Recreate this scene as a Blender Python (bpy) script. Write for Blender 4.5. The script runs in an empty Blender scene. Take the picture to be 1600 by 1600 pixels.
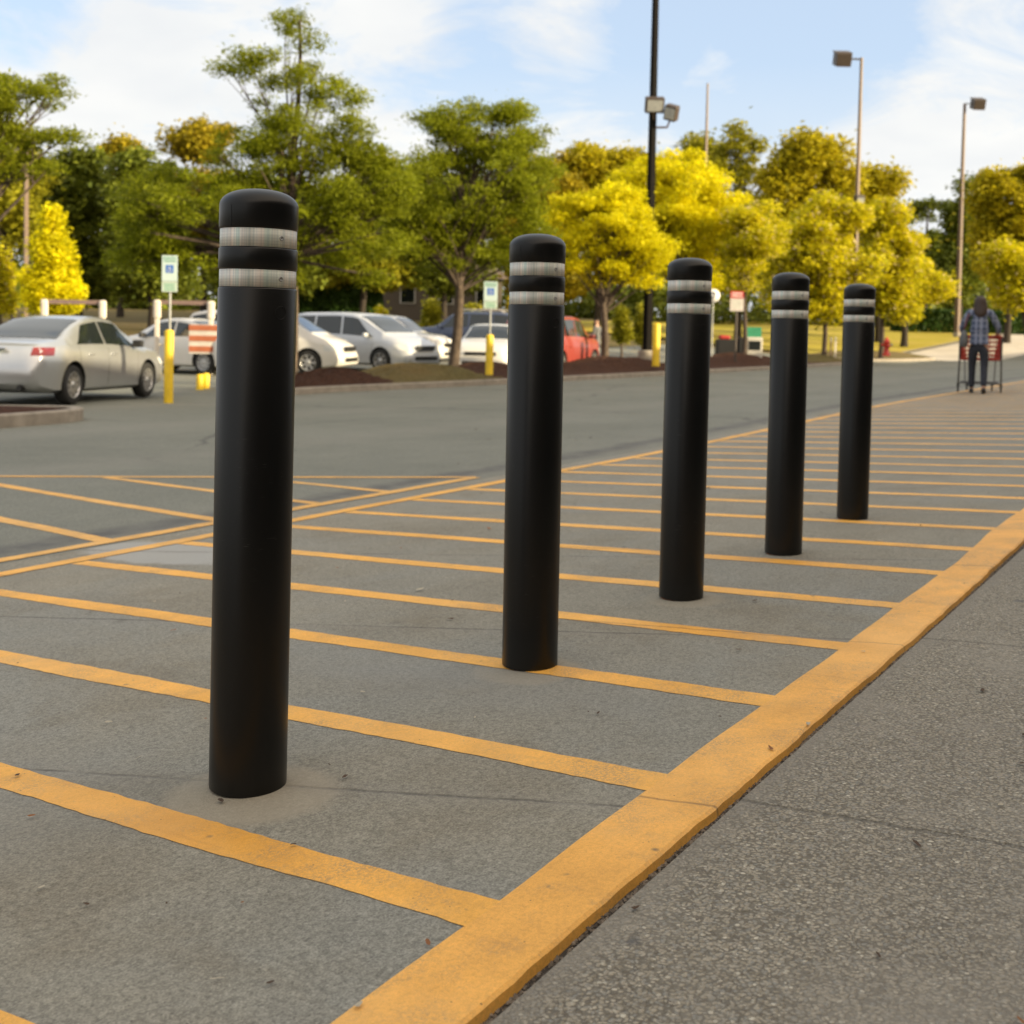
import bpy, bmesh, math, random
import numpy as np
from mathutils import Vector, Matrix
random.seed(7); rng=np.random.default_rng(11)
scn=bpy.context.scene
COL=scn.collection
# ---------------------------------------------------------------- camera, sky, sun, exposure
R=math.radians
CZ=1.4
pitch,roll=R(2.1),R(1.15)
cd=bpy.data.cameras.new("camera"); cam=bpy.data.objects.new("camera",cd); COL.objects.link(cam)
cd.sensor_width=36; cd.lens=40.5; cd.shift_y=-223/1600; cd.clip_end=3000; cd.clip_start=.05
cp,sp,cr,sr=math.cos(pitch),math.sin(pitch),math.cos(roll),math.sin(roll)
Rv=Vector((cr,sr*sp,sr*cp)); Uv=Vector((-sr,cr*sp,cr*cp)); Fv=Vector((0,cp,-sp))
m=Matrix((Rv,Uv,-Fv)).transposed().to_4x4(); m.translation=Vector((0,0,CZ)); cam.matrix_world=m
cd.dof.use_dof=True; cd.dof.focus_distance=2.4; cd.dof.aperture_fstop=5.4
scn.camera=cam

SUN_AZ=R(110)      # clockwise from the view direction
SUN_EL=R(15)
SKY_STRENGTH=.13
w=bpy.data.worlds.new("World"); scn.world=w; w.use_nodes=True
nt=w.node_tree; nt.nodes.clear()
N=nt.nodes.new; L=nt.links.new
out=N('ShaderNodeOutputWorld'); bg=N('ShaderNodeBackground'); bg.inputs['Strength'].default_value=SKY_STRENGTH
sky=N('ShaderNodeTexSky'); sky.sky_type='NISHITA'; sky.sun_disc=False; sky.sun_elevation=SUN_EL; sky.sun_rotation=SUN_AZ
sky.air_density=1.0; sky.dust_density=.6; sky.ozone_density=1.2
tc=N('ShaderNodeTexCoord'); sepn=N('ShaderNodeSeparateXYZ'); L(tc.outputs['Generated'],sepn.inputs[0])
# project the view direction on a cloud layer
mx=N('ShaderNodeMath'); mx.operation='MAXIMUM'; L(sepn.outputs['Z'],mx.inputs[0]); mx.inputs[1].default_value=0.0
ad=N('ShaderNodeMath'); ad.operation='ADD'; L(mx.outputs[0],ad.inputs[0]); ad.inputs[1].default_value=.22
dx=N('ShaderNodeMath'); dx.operation='DIVIDE'; L(sepn.outputs['X'],dx.inputs[0]); L(ad.outputs[0],dx.inputs[1])
dy=N('ShaderNodeMath'); dy.operation='DIVIDE'; L(sepn.outputs['Y'],dy.inputs[0]); L(ad.outputs[0],dy.inputs[1])
cb=N('ShaderNodeCombineXYZ'); L(dx.outputs[0],cb.inputs[0]); L(dy.outputs[0],cb.inputs[1])
n1=N('ShaderNodeTexNoise'); n1.inputs['Scale'].default_value=2.1; n1.inputs['Detail'].default_value=9; n1.inputs['Roughness'].default_value=.68; n1.inputs['Distortion'].default_value=.7
mp=N('ShaderNodeMapping'); mp.inputs['Location'].default_value=(3.4,1.1,0); L(cb.outputs[0],mp.inputs[0]); L(mp.outputs[0],n1.inputs['Vector'])
cr1=N('ShaderNodeValToRGB'); cr1.color_ramp.elements[0].position=.38; cr1.color_ramp.elements[1].position=.60; 
# clear gaps in the cloud layer, at fixed sky directions (azimuth, elevation in degrees, radius)
acc=n1.outputs['Fac']
for az_,el_,rad_,amt in ((2,14.5,5.5,.19),(10,13,5.5,.25),(15,15.5,4.5,.2),(-4,12.5,3.5,.12),(-24,16,4.5,.24),(-17,18.5,4,.2),(-2,18,4,.12),(40,30,12,.2),(-60,30,15,.2)):
    a_,e_=R(az_),R(el_); dpn=N('ShaderNodeVectorMath'); dpn.operation='DOT_PRODUCT'; L(tc.outputs['Generated'],dpn.inputs[0]); dpn.inputs[1].default_value=(math.sin(a_)*math.cos(e_),math.cos(a_)*math.cos(e_),math.sin(e_))
    mr=N('ShaderNodeMapRange'); mr.interpolation_type='SMOOTHSTEP'; mr.inputs['From Min'].default_value=math.cos(R(rad_*1.35)); mr.inputs['From Max'].default_value=math.cos(R(rad_*.2)); mr.inputs['To Min'].default_value=0; mr.inputs['To Max'].default_value=amt; L(dpn.outputs['Value'],mr.inputs[0])
    sb=N('ShaderNodeMath'); sb.operation='SUBTRACT'; L(acc,sb.inputs[0]); L(mr.outputs[0],sb.inputs[1]); acc=sb.outputs[0]
bias=N('ShaderNodeMath'); bias.operation='ADD'; L(acc,bias.inputs[0]); bias.inputs[1].default_value=.12
L(bias.outputs[0],cr1.inputs[0])
# more cover towards the horizon
hz=N('ShaderNodeMapRange'); hz.inputs['From Min'].default_value=.04; hz.inputs['From Max'].default_value=.22; hz.inputs['To Min'].default_value=.9; hz.inputs['To Max'].default_value=0; L(sepn.outputs['Z'],hz.inputs[0])
mxx=N('ShaderNodeMath'); mxx.operation='MAXIMUM'; L(cr1.outputs[0],mxx.inputs[0]); L(hz.outputs[0],mxx.inputs[1])
n2=N('ShaderNodeTexNoise'); n2.inputs['Scale'].default_value=2.6; n2.inputs['Detail'].default_value=6; L(cb.outputs[0],n2.inputs['Vector'])
cr2=N('ShaderNodeValToRGB'); cr2.color_ramp.elements[0].position=.3; cr2.color_ramp.elements[1].position=.7
cr2.color_ramp.elements[0].color=(3.15,3.25,3.35,1); cr2.color_ramp.elements[1].color=(3.75,3.75,3.65,1); L(n2.outputs['Fac'],cr2.inputs[0])
mixs=N('ShaderNodeMix'); mixs.data_type='RGBA'; L(mxx.outputs[0],mixs.inputs['Factor'])
# clear sky: nishita, lifted by the thin high veil
mulv=N('ShaderNodeMix'); mulv.data_type='RGBA'; mulv.inputs['Factor'].default_value=.72; L(sky.outputs[0],mulv.inputs['A']); mulv.inputs['B'].default_value=(2.35,2.8,3.5,1)
L(mulv.outputs['Result'],mixs.inputs['A']); L(cr2.outputs[0],mixs.inputs['B'])
# brighter, warmer sky towards the sun (behind the camera, right)
dp=N('ShaderNodeVectorMath'); dp.operation='DOT_PRODUCT'; L(tc.outputs['Generated'],dp.inputs[0]); dp.inputs[1].default_value=(math.sin(SUN_AZ)*.9,math.cos(SUN_AZ)*.9-.35,.55)
dr=N('ShaderNodeMapRange'); dr.inputs['From Min'].default_value=.1; dr.inputs['From Max'].default_value=1.0; L(dp.outputs['Value'],dr.inputs[0])
glow=N('ShaderNodeMix'); glow.data_type='RGBA'; glow.blend_type='MULTIPLY'; L(dr.outputs[0],glow.inputs['Factor']); L(mixs.outputs['Result'],glow.inputs['A']); glow.inputs['B'].default_value=(2.1,1.75,1.4,1)
L(glow.outputs['Result'],bg.inputs['Color']); L(bg.outputs[0],out.inputs['Surface'])

sd=bpy.data.lights.new("sun",'SUN'); sun=bpy.data.objects.new("sun",sd); COL.objects.link(sun)
sd.energy=5.0; sd.angle=R(.6); sd.color=(1.0,.82,.52)
S=Vector((math.sin(SUN_AZ)*math.cos(SUN_EL),math.cos(SUN_AZ)*math.cos(SUN_EL),math.sin(SUN_EL)))
sun.rotation_euler=S.to_track_quat('Z','Y').to_euler()
vs=scn.view_settings; vs.view_transform='Standard'; vs.look='None'; vs.gamma=1; vs.use_curve_mapping=False; vs.exposure=1.05

# ---------------------------------------------------------------- frames and terrain
TH=R(90-32.8); SU,CU=math.sin(R(32.8)),math.cos(R(32.8))
def W(u,v,z=0): return Vector((u*SU-v*CU,u*CU+v*SU,z))
def uv(X,Y): return X*SU+Y*CU,-X*CU+Y*SU
def sm(a,b,x):
    t=min(max((x-a)/(b-a),0.0),1.0); return t*t*(3-2*t)
def g(u,v):
    if v<4.7: z=.42-.0586*(v-1.72)
    else: z=(.42-.0586*2.98)*(1-min((v-4.7)/10,1))**1.5
    z+=.1*sm(9,19,u)*(1-sm(5,9,v))
    z-=.08*sm(12,15,u)*(1-sm(15.2,18,u))*sm(13,16,v)*(1-sm(20,26,v))
    X=u*SU-v*CU; Y=u*CU+v*SU
    y0=54+13*sm(5,20,X); t=Y-y0
    if t>0:
        s=.07*t*t/(t+8); z+=4.2*(1-math.exp(-s/4.2))
    return z
def gz(X,Y): return g(*uv(X,Y))
def at(px,d):            # X of an image column at forward distance d (near the horizon)
    return (px-800-.02*( -70))/1800*d
def zat(px,py,d):
    x=(px-800)/1800; y=-(py-577)/1800
    X=cr*x-sr*y; Y=sr*x+cr*y
    k=d/(cp+sp*Y); return CZ+k*(-sp+cp*Y)

# ---------------------------------------------------------------- mesh helpers
def tag(o,label=None,cat=None,group=None,kind=None):
    if label: o['label']=label
    if cat: o['category']=cat
    if group: o['group']=group
    if kind: o['kind']=kind
    return o
def empty(name,loc=(0,0,0),rz=0,label=None,cat=None,group=None):
    o=bpy.data.objects.new(name,None); COL.objects.link(o); o.location=loc; o.rotation_euler=(0,0,rz); o.empty_display_size=.1
    return tag(o,label,cat,group)
class MB:
    def __init__(s): s.v=[]; s.f=[]; s.mi=[]; s.sm=[]; s.cur=0
    def add(s,vs,fs,smooth=False):
        b=len(s.v); s.v+= [tuple(p) for p in vs]
        for f in fs: s.f.append(tuple(b+i for i in f)); s.mi.append(s.cur); s.sm.append(smooth)
    def box(s,c,d,rz=0,bev=0,M=None):
        x,y,z=[a/2 for a in d]
        if bev>0:
            bm=bmesh.new(); bmesh.ops.create_cube(bm,size=1)
            for v in bm.verts: v.co=Vector((v.co.x*2*x,v.co.y*2*y,v.co.z*2*z))
            bmesh.ops.bevel(bm,geom=bm.edges[:],offset=bev,segments=2,affect='EDGES',profile=.5)
            vs=[v.co.copy() for v in bm.verts]; bm.verts.index_update(); fs=[[v.index for v in f.verts] for f in bm.faces]; bm.free()
        else:
            vs=[Vector((i*x,j*y,k*z)) for i in(-1,1) for j in(-1,1) for k in(-1,1)]
            fs=[(0,1,3,2),(4,6,7,5),(0,4,5,1),(2,3,7,6),(0,2,6,4),(1,5,7,3)]
        if M is None: M=Matrix.Rotation(rz,3,'Z')
        s.add([M@v+Vector(c) for v in vs],fs)
    def tube(s,pts,rad,n=8,caps=True,smooth=True):
        pts=[Vector(p) for p in pts]
        if not hasattr(rad,'__len__'): rad=[rad]*len(pts)
        vs=[]; a=None
        for i,p in enumerate(pts):
            t=(pts[min(i+1,len(pts)-1)]-pts[max(i-1,0)]).normalized()
            if a is None:
                a=t.orthogonal().normalized()
            a=(a-t*a.dot(t)).normalized(); b=t.cross(a)
            for k in range(n):
                an=2*math.pi*k/n; vs.append(p+(a*math.cos(an)+b*math.sin(an))*rad[i])
        fs=[(i*n+k,i*n+(k+1)%n,(i+1)*n+(k+1)%n,(i+1)*n+k) for i in range(len(pts)-1) for k in range(n)]
        s.add(vs,fs,smooth)
        if caps:
            b=len(pts)-1
            s.add(vs[:n],[tuple(range(n))[::-1]]); s.add(vs[b*n:],[tuple(range(n))])
    def lathe(s,prof,n=48,c=(0,0,0),M=None,smooth=True):
        vs=[];fs=[]
        for r,z in prof:
            for k in range(n):
                a=2*math.pi*k/n; p=Vector((r*math.cos(a),r*math.sin(a),z))
                if M is not None: p=M@p
                vs.append(p+Vector(c))
        for i in range(len(prof)-1):
            for k in range(n): fs.append((i*n+k,i*n+(k+1)%n,(i+1)*n+(k+1)%n,(i+1)*n+k))
        s.add(vs,fs,smooth)
    def quad(s,a,b,c,d): s.add([a,b,c,d],[(0,1,2,3)])
    def build(s,name,mats,parent=None,loc=None,rz=0):
        me=bpy.data.meshes.new(name); me.from_pydata(s.v,[],s.f)
        if not isinstance(mats,(list,tuple)): mats=[mats]
        for m in mats: me.materials.append(m)
        me.polygons.foreach_set('use_smooth',s.sm); me.polygons.foreach_set('material_index',s.mi); me.update()
        o=bpy.data.objects.new(name,me); COL.objects.link(o)
        if parent: o.parent=parent
        if loc is not None: o.location=loc
        if rz: o.rotation_euler=(0,0,rz)
        return o
def npmesh(name,verts,quads,mat,parent=None,smooth=False):
    me=bpy.data.meshes.new(name); nv=len(verts); nf=len(quads); k=quads.shape[1]
    me.vertices.add(nv); me.vertices.foreach_set('co',verts.astype(np.float32).ravel())
    me.loops.add(nf*k); me.loops.foreach_set('vertex_index',quads.astype(np.int32).ravel())
    me.polygons.add(nf); me.polygons.foreach_set('loop_start',np.arange(nf,dtype=np.int32)*k); 
    me.materials.append(mat); me.update(calc_edges=True); me.validate()
    if smooth: me.polygons.foreach_set('use_smooth',[True]*nf)
    o=bpy.data.objects.new(name,me); COL.objects.link(o)
    if parent: o.parent=parent
    return o
def children(o): return [c for c in bpy.data.objects if c.parent==o]
def copy_tree(o,parent=None):
    kids=list(o.children); c=o.copy(); COL.objects.link(c); c.parent=parent
    for k in kids: copy_tree(k,c)
    return c

# ---------------------------------------------------------------- materials
class MT:
    def __init__(s,name,rough=.8,spec=.5,metal=0):
        s.m=bpy.data.materials.new(name); s.m.use_nodes=True; s.nt=s.m.node_tree; s.b=s.nt.nodes['Principled BSDF']
        s.b.inputs['Roughness'].default_value=rough; s.b.inputs['Metallic'].default_value=metal; s.b.inputs['Specular IOR Level'].default_value=spec
        s.tcn=None
    def n(s,t,**k):
        x=s.nt.nodes.new('ShaderNode'+t)
        for a,b in k.items(): setattr(x,a,b)
        return x
    def l(s,a,b): s.nt.links.new(a,b)
    def oc(s):
        if not s.tcn: s.tcn=s.n('TexCoord')
        return s.tcn.outputs['Object']
    def noise(s,scale,detail=4,rough=.55,vec=None,sc3=None,dist=0):
        x=s.n('TexNoise'); x.inputs['Scale'].default_value=scale; x.inputs['Detail'].default_value=detail; x.inputs['Roughness'].default_value=rough; x.inputs['Distortion'].default_value=dist
        v=vec or s.oc()
        if sc3:
            mp=s.n('Mapping'); mp.inputs['Scale'].default_value=sc3; s.l(v,mp.inputs[0]); v=mp.outputs[0]
        s.l(v,x.inputs['Vector']); return x.outputs['Fac']
    def vor(s,scale,out='Distance',feature='F1',rand=1):
        x=s.n('TexVoronoi',feature=feature); x.inputs['Scale'].default_value=scale; x.inputs['Randomness'].default_value=rand; s.l(s.oc(),x.inputs['Vector']); return x.outputs[out]
    def ramp(s,f,stops,interp='LINEAR'):
        x=s.n('ValToRGB'); r=x.color_ramp; r.interpolation=interp
        while len(r.elements)<len(stops): r.elements.new(.5)
        for e,(p,c) in zip(r.elements,stops):
            e.position=p; e.color=(c,c,c,1) if not hasattr(c,'__len__') else (*c,1)
        s.l(f,x.inputs[0]); return x.outputs[0]
    def mix(s,f,a,b,mode='MIX'):
        x=s.n('Mix',data_type='RGBA',blend_type=mode)
        for k,val in (('Factor',f),('A',a),('B',b)):
            if isinstance(val,bpy.types.NodeSocket): s.l(val,x.inputs[k])
            elif k=='Factor': x.inputs[k].default_value=val
            else: x.inputs[k].default_value=(*val,1) if hasattr(val,'__len__') else (val,val,val,1)
        return x.outputs['Result']
    def math(s,op,a,b=0,c=None):
        x=s.n('Math',operation=op)
        for i,val in enumerate((a,b,c)):
            if val is None: continue
            if isinstance(val,bpy.types.NodeSocket): s.l(val,x.inputs[i])
            else: x.inputs[i].default_value=val
        return x.outputs[0]
    def ellipse(s,u0,v0,ru,rv,noise=None,na=.3,soft=.15):
        sp=s.n('SeparateXYZ'); s.l(s.oc(),sp.inputs[0])
        a=s.math('DIVIDE',s.math('SUBTRACT',sp.outputs[0],u0),ru); b=s.math('DIVIDE',s.math('SUBTRACT',sp.outputs[1],v0),rv)
        d=s.math('SQRT',s.math('ADD',s.math('MULTIPLY',a,a),s.math('MULTIPLY',b,b)))
        if noise is not None: d=s.math('ADD',d,s.math('MULTIPLY',s.math('SUBTRACT',noise,.5),na*2))
        return s.ramp(d,[(max(0,1-soft*1.6),1.0),(1.0,0.0)]) if soft<1 else s.ramp(d,[(0,1.0),(1.0,0.0)])
    def col(s,c):
        i=s.b.inputs['Base Color']
        if isinstance(c,bpy.types.NodeSocket): s.l(c,i)
        else: i.default_value=(*c,1)
    def bump(s,h,strength=.3,dist=.01):
        x=s.n('Bump'); x.inputs['Strength'].default_value=strength; x.inputs['Distance'].default_value=dist; s.l(h,x.inputs['Height']); s.l(x.outputs[0],s.b.inputs['Normal'])
def simple(name,c,rough=.6,metal=0,spec=.5,var=.12,scale=6,emit=None,bump=0):
    t=MT(name,rough,spec,metal)
    n=t.noise(scale,5)
    lo=[max(0,x*(1-var)) for x in c]; hi=[min(1,x*(1+var)) for x in c]
    t.col(t.ramp(n,[(.3,lo),(.7,hi)]))
    if bump: t.bump(t.noise(scale*12,3),bump,.004)
    return t.m
# concrete apron
t=MT('apron_concrete',.85,.35)
big=t.noise(1.1,5,.6); mid=t.noise(9,6,.65); fine=t.noise(240,2,.6); fine2=t.noise(85,3,.7)
c=t.ramp(big,[(.3,(.185,.174,.141)),(.7,(.245,.232,.192))])
c=t.mix(t.ramp(mid,[(.35,0.0),(.75,.55)]),c,(.26,.25,.205))
blu=t.ramp(t.noise(.8,5,.6,dist=.6),[(.42,0.0),(.62,.75)]); c=t.mix(blu,c,(.215,.22,.203))
brn=t.ramp(t.noise(1.9,6,.7,dist=.4),[(.5,0.0),(.72,.6)]); c=t.mix(brn,c,(.165,.143,.103))
c=t.mix(1,c,t.ramp(fine,[(.3,.68),(.5,1.0),(.7,1.34)]),'MULTIPLY')
c=t.mix(.8,c,t.ramp(fine2,[(.3,.6),(.6,1.2)]),'MULTIPLY')
pits=t.ramp(t.vor(34),[(.04,1.0),(.08,0.0)])   # small dark specks
pm=t.math('MULTIPLY',pits,t.ramp(t.noise(14,2),[(.55,0.0),(.6,.8)])); c=t.mix(pm,c,(.05,.045,.04))
ed=t.noise(7,4)
for (u0,v0,ru,rv,cc,f) in ((1.70,1.72,.19,.19,(.33,.29,.22),.6),(2.78,1.72,.17,.17,(.31,.275,.21),.55),(3.86,1.72,.16,.16,(.30,.27,.21),.5),
                        (3.82,4.45,.30,.62,(.36,.365,.355),.75),(1.35,2.3,.5,.62,(.24,.245,.24),.35),(2.6,1.9,.3,.8,(.235,.235,.225),.35)):
    msk=t.math('MULTIPLY',t.ellipse(u0,v0,ru,rv,ed,.22,.12 if ru<.25 or cc[0]>.35 else .6),f); c=t.mix(msk,c,cc)
spx=t.n('SeparateXYZ'); t.l(t.oc(),spx.inputs[0])
j=t.math('ADD',spx.outputs[0],t.math('MULTIPLY',spx.outputs[1],.35)); j=t.math('ADD',j,t.math('MULTIPLY',t.noise(6,4),.02))
jm=t.math('ABSOLUTE',t.math('SUBTRACT',t.math('MODULO',t.math('ADD',j,1.52*9-2.37+.76),1.52),.76))
jl=t.ramp(jm,[(.003,1.0),(.007,0.0)]); c=t.mix(t.math('MULTIPLY',t.math('MULTIPLY',jl,.85),t.ramp(t.noise(4,4,.7),[(.40,.12),(.6,1.0)])),c,(.03,.028,.025))
halo=t.ramp(jm,[(.0,1.0),(.07,0.0)]); c=t.mix(t.math('MULTIPLY',halo,.2),c,(.22,.21,.19))
ck=t.n('TexVoronoi',feature='DISTANCE_TO_EDGE'); ck.inputs['Scale'].default_value=.55; va=t.n('VectorMath',operation='ADD'); nn=t.n('TexNoise'); nn.inputs['Scale'].default_value=2.2; nn.inputs['Detail'].default_value=7; t.l(t.oc(),nn.inputs['Vector']); sv=t.n('VectorMath',operation='SCALE'); sv.inputs['Scale'].default_value=.5; t.l(nn.outputs['Color'],sv.inputs[0]); t.l(t.oc(),va.inputs[0]); t.l(sv.outputs[0],va.inputs[1]); t.l(va.outputs[0],ck.inputs['Vector'])
ckm=t.math('MULTIPLY',t.ramp(ck.outputs[0],[(.001,1.0),(.0035,0.0)]),t.ramp(t.noise(.9,3),[(.62,0.0),(.68,.5)])); c=t.mix(ckm,c,(.04,.036,.03))
drip=t.math('MULTIPLY',t.ramp(t.vor(3.3),[(.05,1.0),(.13,0.0)]),t.ramp(t.noise(5,3),[(.45,0.0),(.65,.45)])); c=t.mix(drip,c,(.09,.082,.072))
t.col(c); hgt=t.math('ADD',t.math('MULTIPLY',fine2,.6),t.math('MULTIPLY',fine,.6)); hgt=t.math('SUBTRACT',hgt,t.math('MULTIPLY',jl,1.5)); t.bump(hgt,.55,.004); M_apron=t.m
# asphalt
t=MT('asphalt',.8,.4)
big=t.noise(.35,5,.6); mid=t.noise(3,5,.6); fine=t.vor(140,'Color'); bw=t.n('RGBToBW'); t.l(fine,bw.inputs[0])
c=t.ramp(big,[(.3,(.130,.137,.116)),(.7,(.178,.184,.158))]); c=t.mix(t.ramp(mid,[(.4,0.0),(.8,.5)]),c,(.195,.198,.168))
c=t.mix(.8,c,t.ramp(bw.outputs[0],[(.1,.6),(.5,1.0),(.9,1.45)]),'MULTIPLY')
crk=t.n('TexVoronoi',feature='DISTANCE_TO_EDGE'); crk.inputs['Scale'].default_value=.16
vadd=t.n('VectorMath',operation='ADD'); nz=t.n('TexNoise'); nz.inputs['Scale'].default_value=.8; nz.inputs['Detail'].default_value=6; t.l(t.oc(),nz.inputs['Vector']); t.l(t.oc(),vadd.inputs[0]); t.l(nz.outputs['Color'],vadd.inputs[1]); t.l(vadd.outputs[0],crk.inputs['Vector'])
cm=t.math('MULTIPLY',t.ramp(crk.outputs[0],[(.0015,1.0),(.005,0.0)]),t.ramp(t.noise(.4,3),[(.45,0.0),(.55,.8)])); c=t.mix(cm,c,(.045,.045,.045))
# dark worn band (old sealed seam) along the apron edge
sp2=t.n('SeparateXYZ'); t.l(t.oc(),sp2.inputs[0])
bd=t.math('ABSOLUTE',t.math('SUBTRACT',t.math('ADD',sp2.outputs[1],t.math('MULTIPLY',t.noise(1.5,5),.35)),5.42))
c=t.mix(t.math('MULTIPLY',t.ramp(bd,[(.04,1.0),(.2,0.0)]),t.ramp(t.noise(5,5),[(.35,.4),(.6,1.0)])),c,(.06,.062,.065))
# tyre-polished lanes
tr=t.math('ABSOLUTE',t.math('SUBTRACT',t.math('MODULO',sp2.outputs[1],3.4),1.7)); c=t.mix(t.math('MULTIPLY',t.ramp(tr,[(.1,1.0),(.7,0.0)]),.22),c,(.225,.217,.19))
t.col(c); t.bump(bw.outputs[0],.35,.006); M_asph=t.m
# exposed aggregate
t=MT('exposed_aggregate',.75,.4)
v1=t.n('TexVoronoi'); v1.inputs['Scale'].default_value=150; 
wv=t.n('VectorMath',operation='ADD'); nz=t.n('TexNoise'); nz.inputs['Scale'].default_value=60; nz.inputs['Detail'].default_value=3; sc=t.n('VectorMath',operation='SCALE'); sc.inputs['Scale'].default_value=.012
t.l(t.oc(),nz.inputs['Vector']); t.l(nz.outputs['Color'],sc.inputs[0]); t.l(t.oc(),wv.inputs[0]); t.l(sc.outputs[0],wv.inputs[1]); t.l(wv.outputs[0],v1.inputs['Vector'])
bw=t.n('RGBToBW'); t.l(v1.outputs['Color'],bw.inputs[0])
c=t.ramp(bw.outputs[0],[(.15,(.15,.13,.10)),(.30,(.28,.25,.19)),(.5,(.38,.34,.265)),(.7,(.24,.235,.21)),(.84,(.42,.38,.30)),(.94,(.60,.56,.46))])
c=t.mix(t.ramp(v1.outputs['Distance'],[(.46,0.0),(.66,.8)]),c,(.12,.108,.083))
sm_=t.ramp(t.noise(2.2,5,.6),[(.50,0.0),(.72,.7)])
cem=t.mix(.7,(.24,.222,.185),t.ramp(t.noise(200,2),[(.35,.7),(.65,1.2)]),'MULTIPLY'); c=t.mix(sm_,c,cem)
sp3=t.n('SeparateXYZ'); t.l(t.oc(),sp3.inputs[0])
edg=t.ramp(t.math('ADD',sp3.outputs[1],t.math('MULTIPLY',t.noise(9,4),.06)),[(.80,0.0),(.86,1.0)]); c=t.mix(t.math('MULTIPLY',edg,.75),c,cem)
c=t.mix(t.ramp(t.noise(1.2,4),[(.35,.0),(.7,.2)]),c,(.16,.145,.125))
blo=t.ramp(t.vor(5.5),[(.08,1.0),(.14,0.0)]); c=t.mix(t.math('MULTIPLY',blo,t.ramp(t.noise(3.5,2),[(.5,0.0),(.56,.65)])),c,(.075,.082,.095))
j=t.math('ADD',sp3.outputs[0],t.math('MULTIPLY',sp3.outputs[1],.05)); j=t.math('ADD',j,t.math('MULTIPLY',t.noise(8,4),.015))
jm=t.math('ABSOLUTE',t.math('SUBTRACT',t.math('MODULO',t.math('ADD',j,1.5*9-2.22+.75),1.5),.75)); jl=t.ramp(jm,[(.003,1.0),(.008,0.0)]); c=t.mix(t.math('MULTIPLY',jl,.45),c,(.05,.045,.035))
t.col(c); h=t.math('SUBTRACT',1,v1.outputs['Distance']); h=t.math('MULTIPLY',h,t.math('SUBTRACT',1,t.math('MULTIPLY',sm_,.9))); h=t.math('SUBTRACT',h,t.math('MULTIPLY',jl,1.2)); t.bump(h,1,.006); M_aggr=t.m
# yellow paint
def paint(name,base,wear,dirt=.5):
    t=MT(name,.6,.4)
    n=t.noise(5,6,.62); f=t.noise(120,3,.7)
    c=t.ramp(n,[(.3,[x*.86 for x in base]),(.7,[min(1,x*1.12) for x in base])])
    c=t.mix(.7,c,t.ramp(f,[(.3,.8),(.6,1.1)]),'MULTIPLY')
    for (u0,v0,ru,rv) in ((4.94,1.85,.5,.75),(1.5,1.75,.4,.55),(3.5,1.3,.3,.5)):
        c=t.mix(t.math('MULTIPLY',t.ellipse(u0,v0,ru,rv,t.noise(4,3),.2,.7),.55),c,(.58,.245,.02))
    d=t.ramp(t.noise(2.1,7,.7),[(.5,0.0),(.75,dirt)]); c=t.mix(d,c,[x*.62 for x in base])
    chips=t.math('MULTIPLY',t.ramp(t.vor(9),[(.05,1.0),(.1,0.0)]),t.ramp(t.noise(30,3),[(.5,0.0),(.6,.9)])); c=t.mix(chips,c,(.13,.1,.06))
    w_=t.ramp(t.noise(38,6,.75),[(wear-.03,1.0),(wear,0.0)]); c=t.mix(t.math('MULTIPLY',w_,.85),c,(.24,.19,.12)); thin=t.math('MULTIPLY',t.ramp(t.noise(160,4,.8),[(.44,0.0),(.56,1.0)]),t.ramp(t.noise(3.3,5,.7),[(.48,0.0),(.64,.75)])); c=t.mix(thin,c,(.30,.21,.11))
    strk=t.ramp(t.noise(3,5,.6,sc3=(9,1,1)),[(.6,0.0),(.75,.3)]); c=t.mix(strk,c,(.36,.18,.05))
    # hairline joints and tiny cracks carried through the paint
    sx=t.n('SeparateXYZ'); t.l(t.oc(),sx.inputs[0]); jn=t.math('ADD',t.math('ADD',sx.outputs[0],t.math('MULTIPLY',sx.outputs[1],.12)),t.math('MULTIPLY',t.noise(9,4),.03))
    jd=t.math('ABSOLUTE',t.math('SUBTRACT',t.math('MODULO',t.math('ADD',jn,1.43*9-2.2+.715),1.43),.715)); jl=t.ramp(jd,[(.002,1.0),(.006,0.0)]); c=t.mix(t.math('MULTIPLY',jl,.7),c,(.12,.06,.02))
    gr=t.ramp(t.noise(420,2,.8),[(.3,.72),(.5,1.0),(.7,1.12)]); c=t.mix(.7,c,gr,'MULTIPLY')
    pale=t.ramp(t.noise(.9,6,.7),[(.45,0.0),(.7,.4)]); c=t.mix(pale,c,(.80,.50,.19))
    spk=t.math('MULTIPLY',t.ramp(t.vor(45),[(.06,1.0),(.1,0.0)]),t.ramp(t.noise(17,2),[(.52,0.0),(.58,.8)])); c=t.mix(spk,c,(.10,.06,.03))
    t.col(c); t.bump(t.math('SUBTRACT',f,jl),.35,.003); return t.m
M_paint=paint('worn_yellow_paint',(.80,.41,.07),.34)
M_paint2=paint('old_yellow_paint',(.74,.40,.09),.40)
M_kerbpaint=paint('kerb_yellow_paint',(.77,.395,.08),.33,.4)
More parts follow.
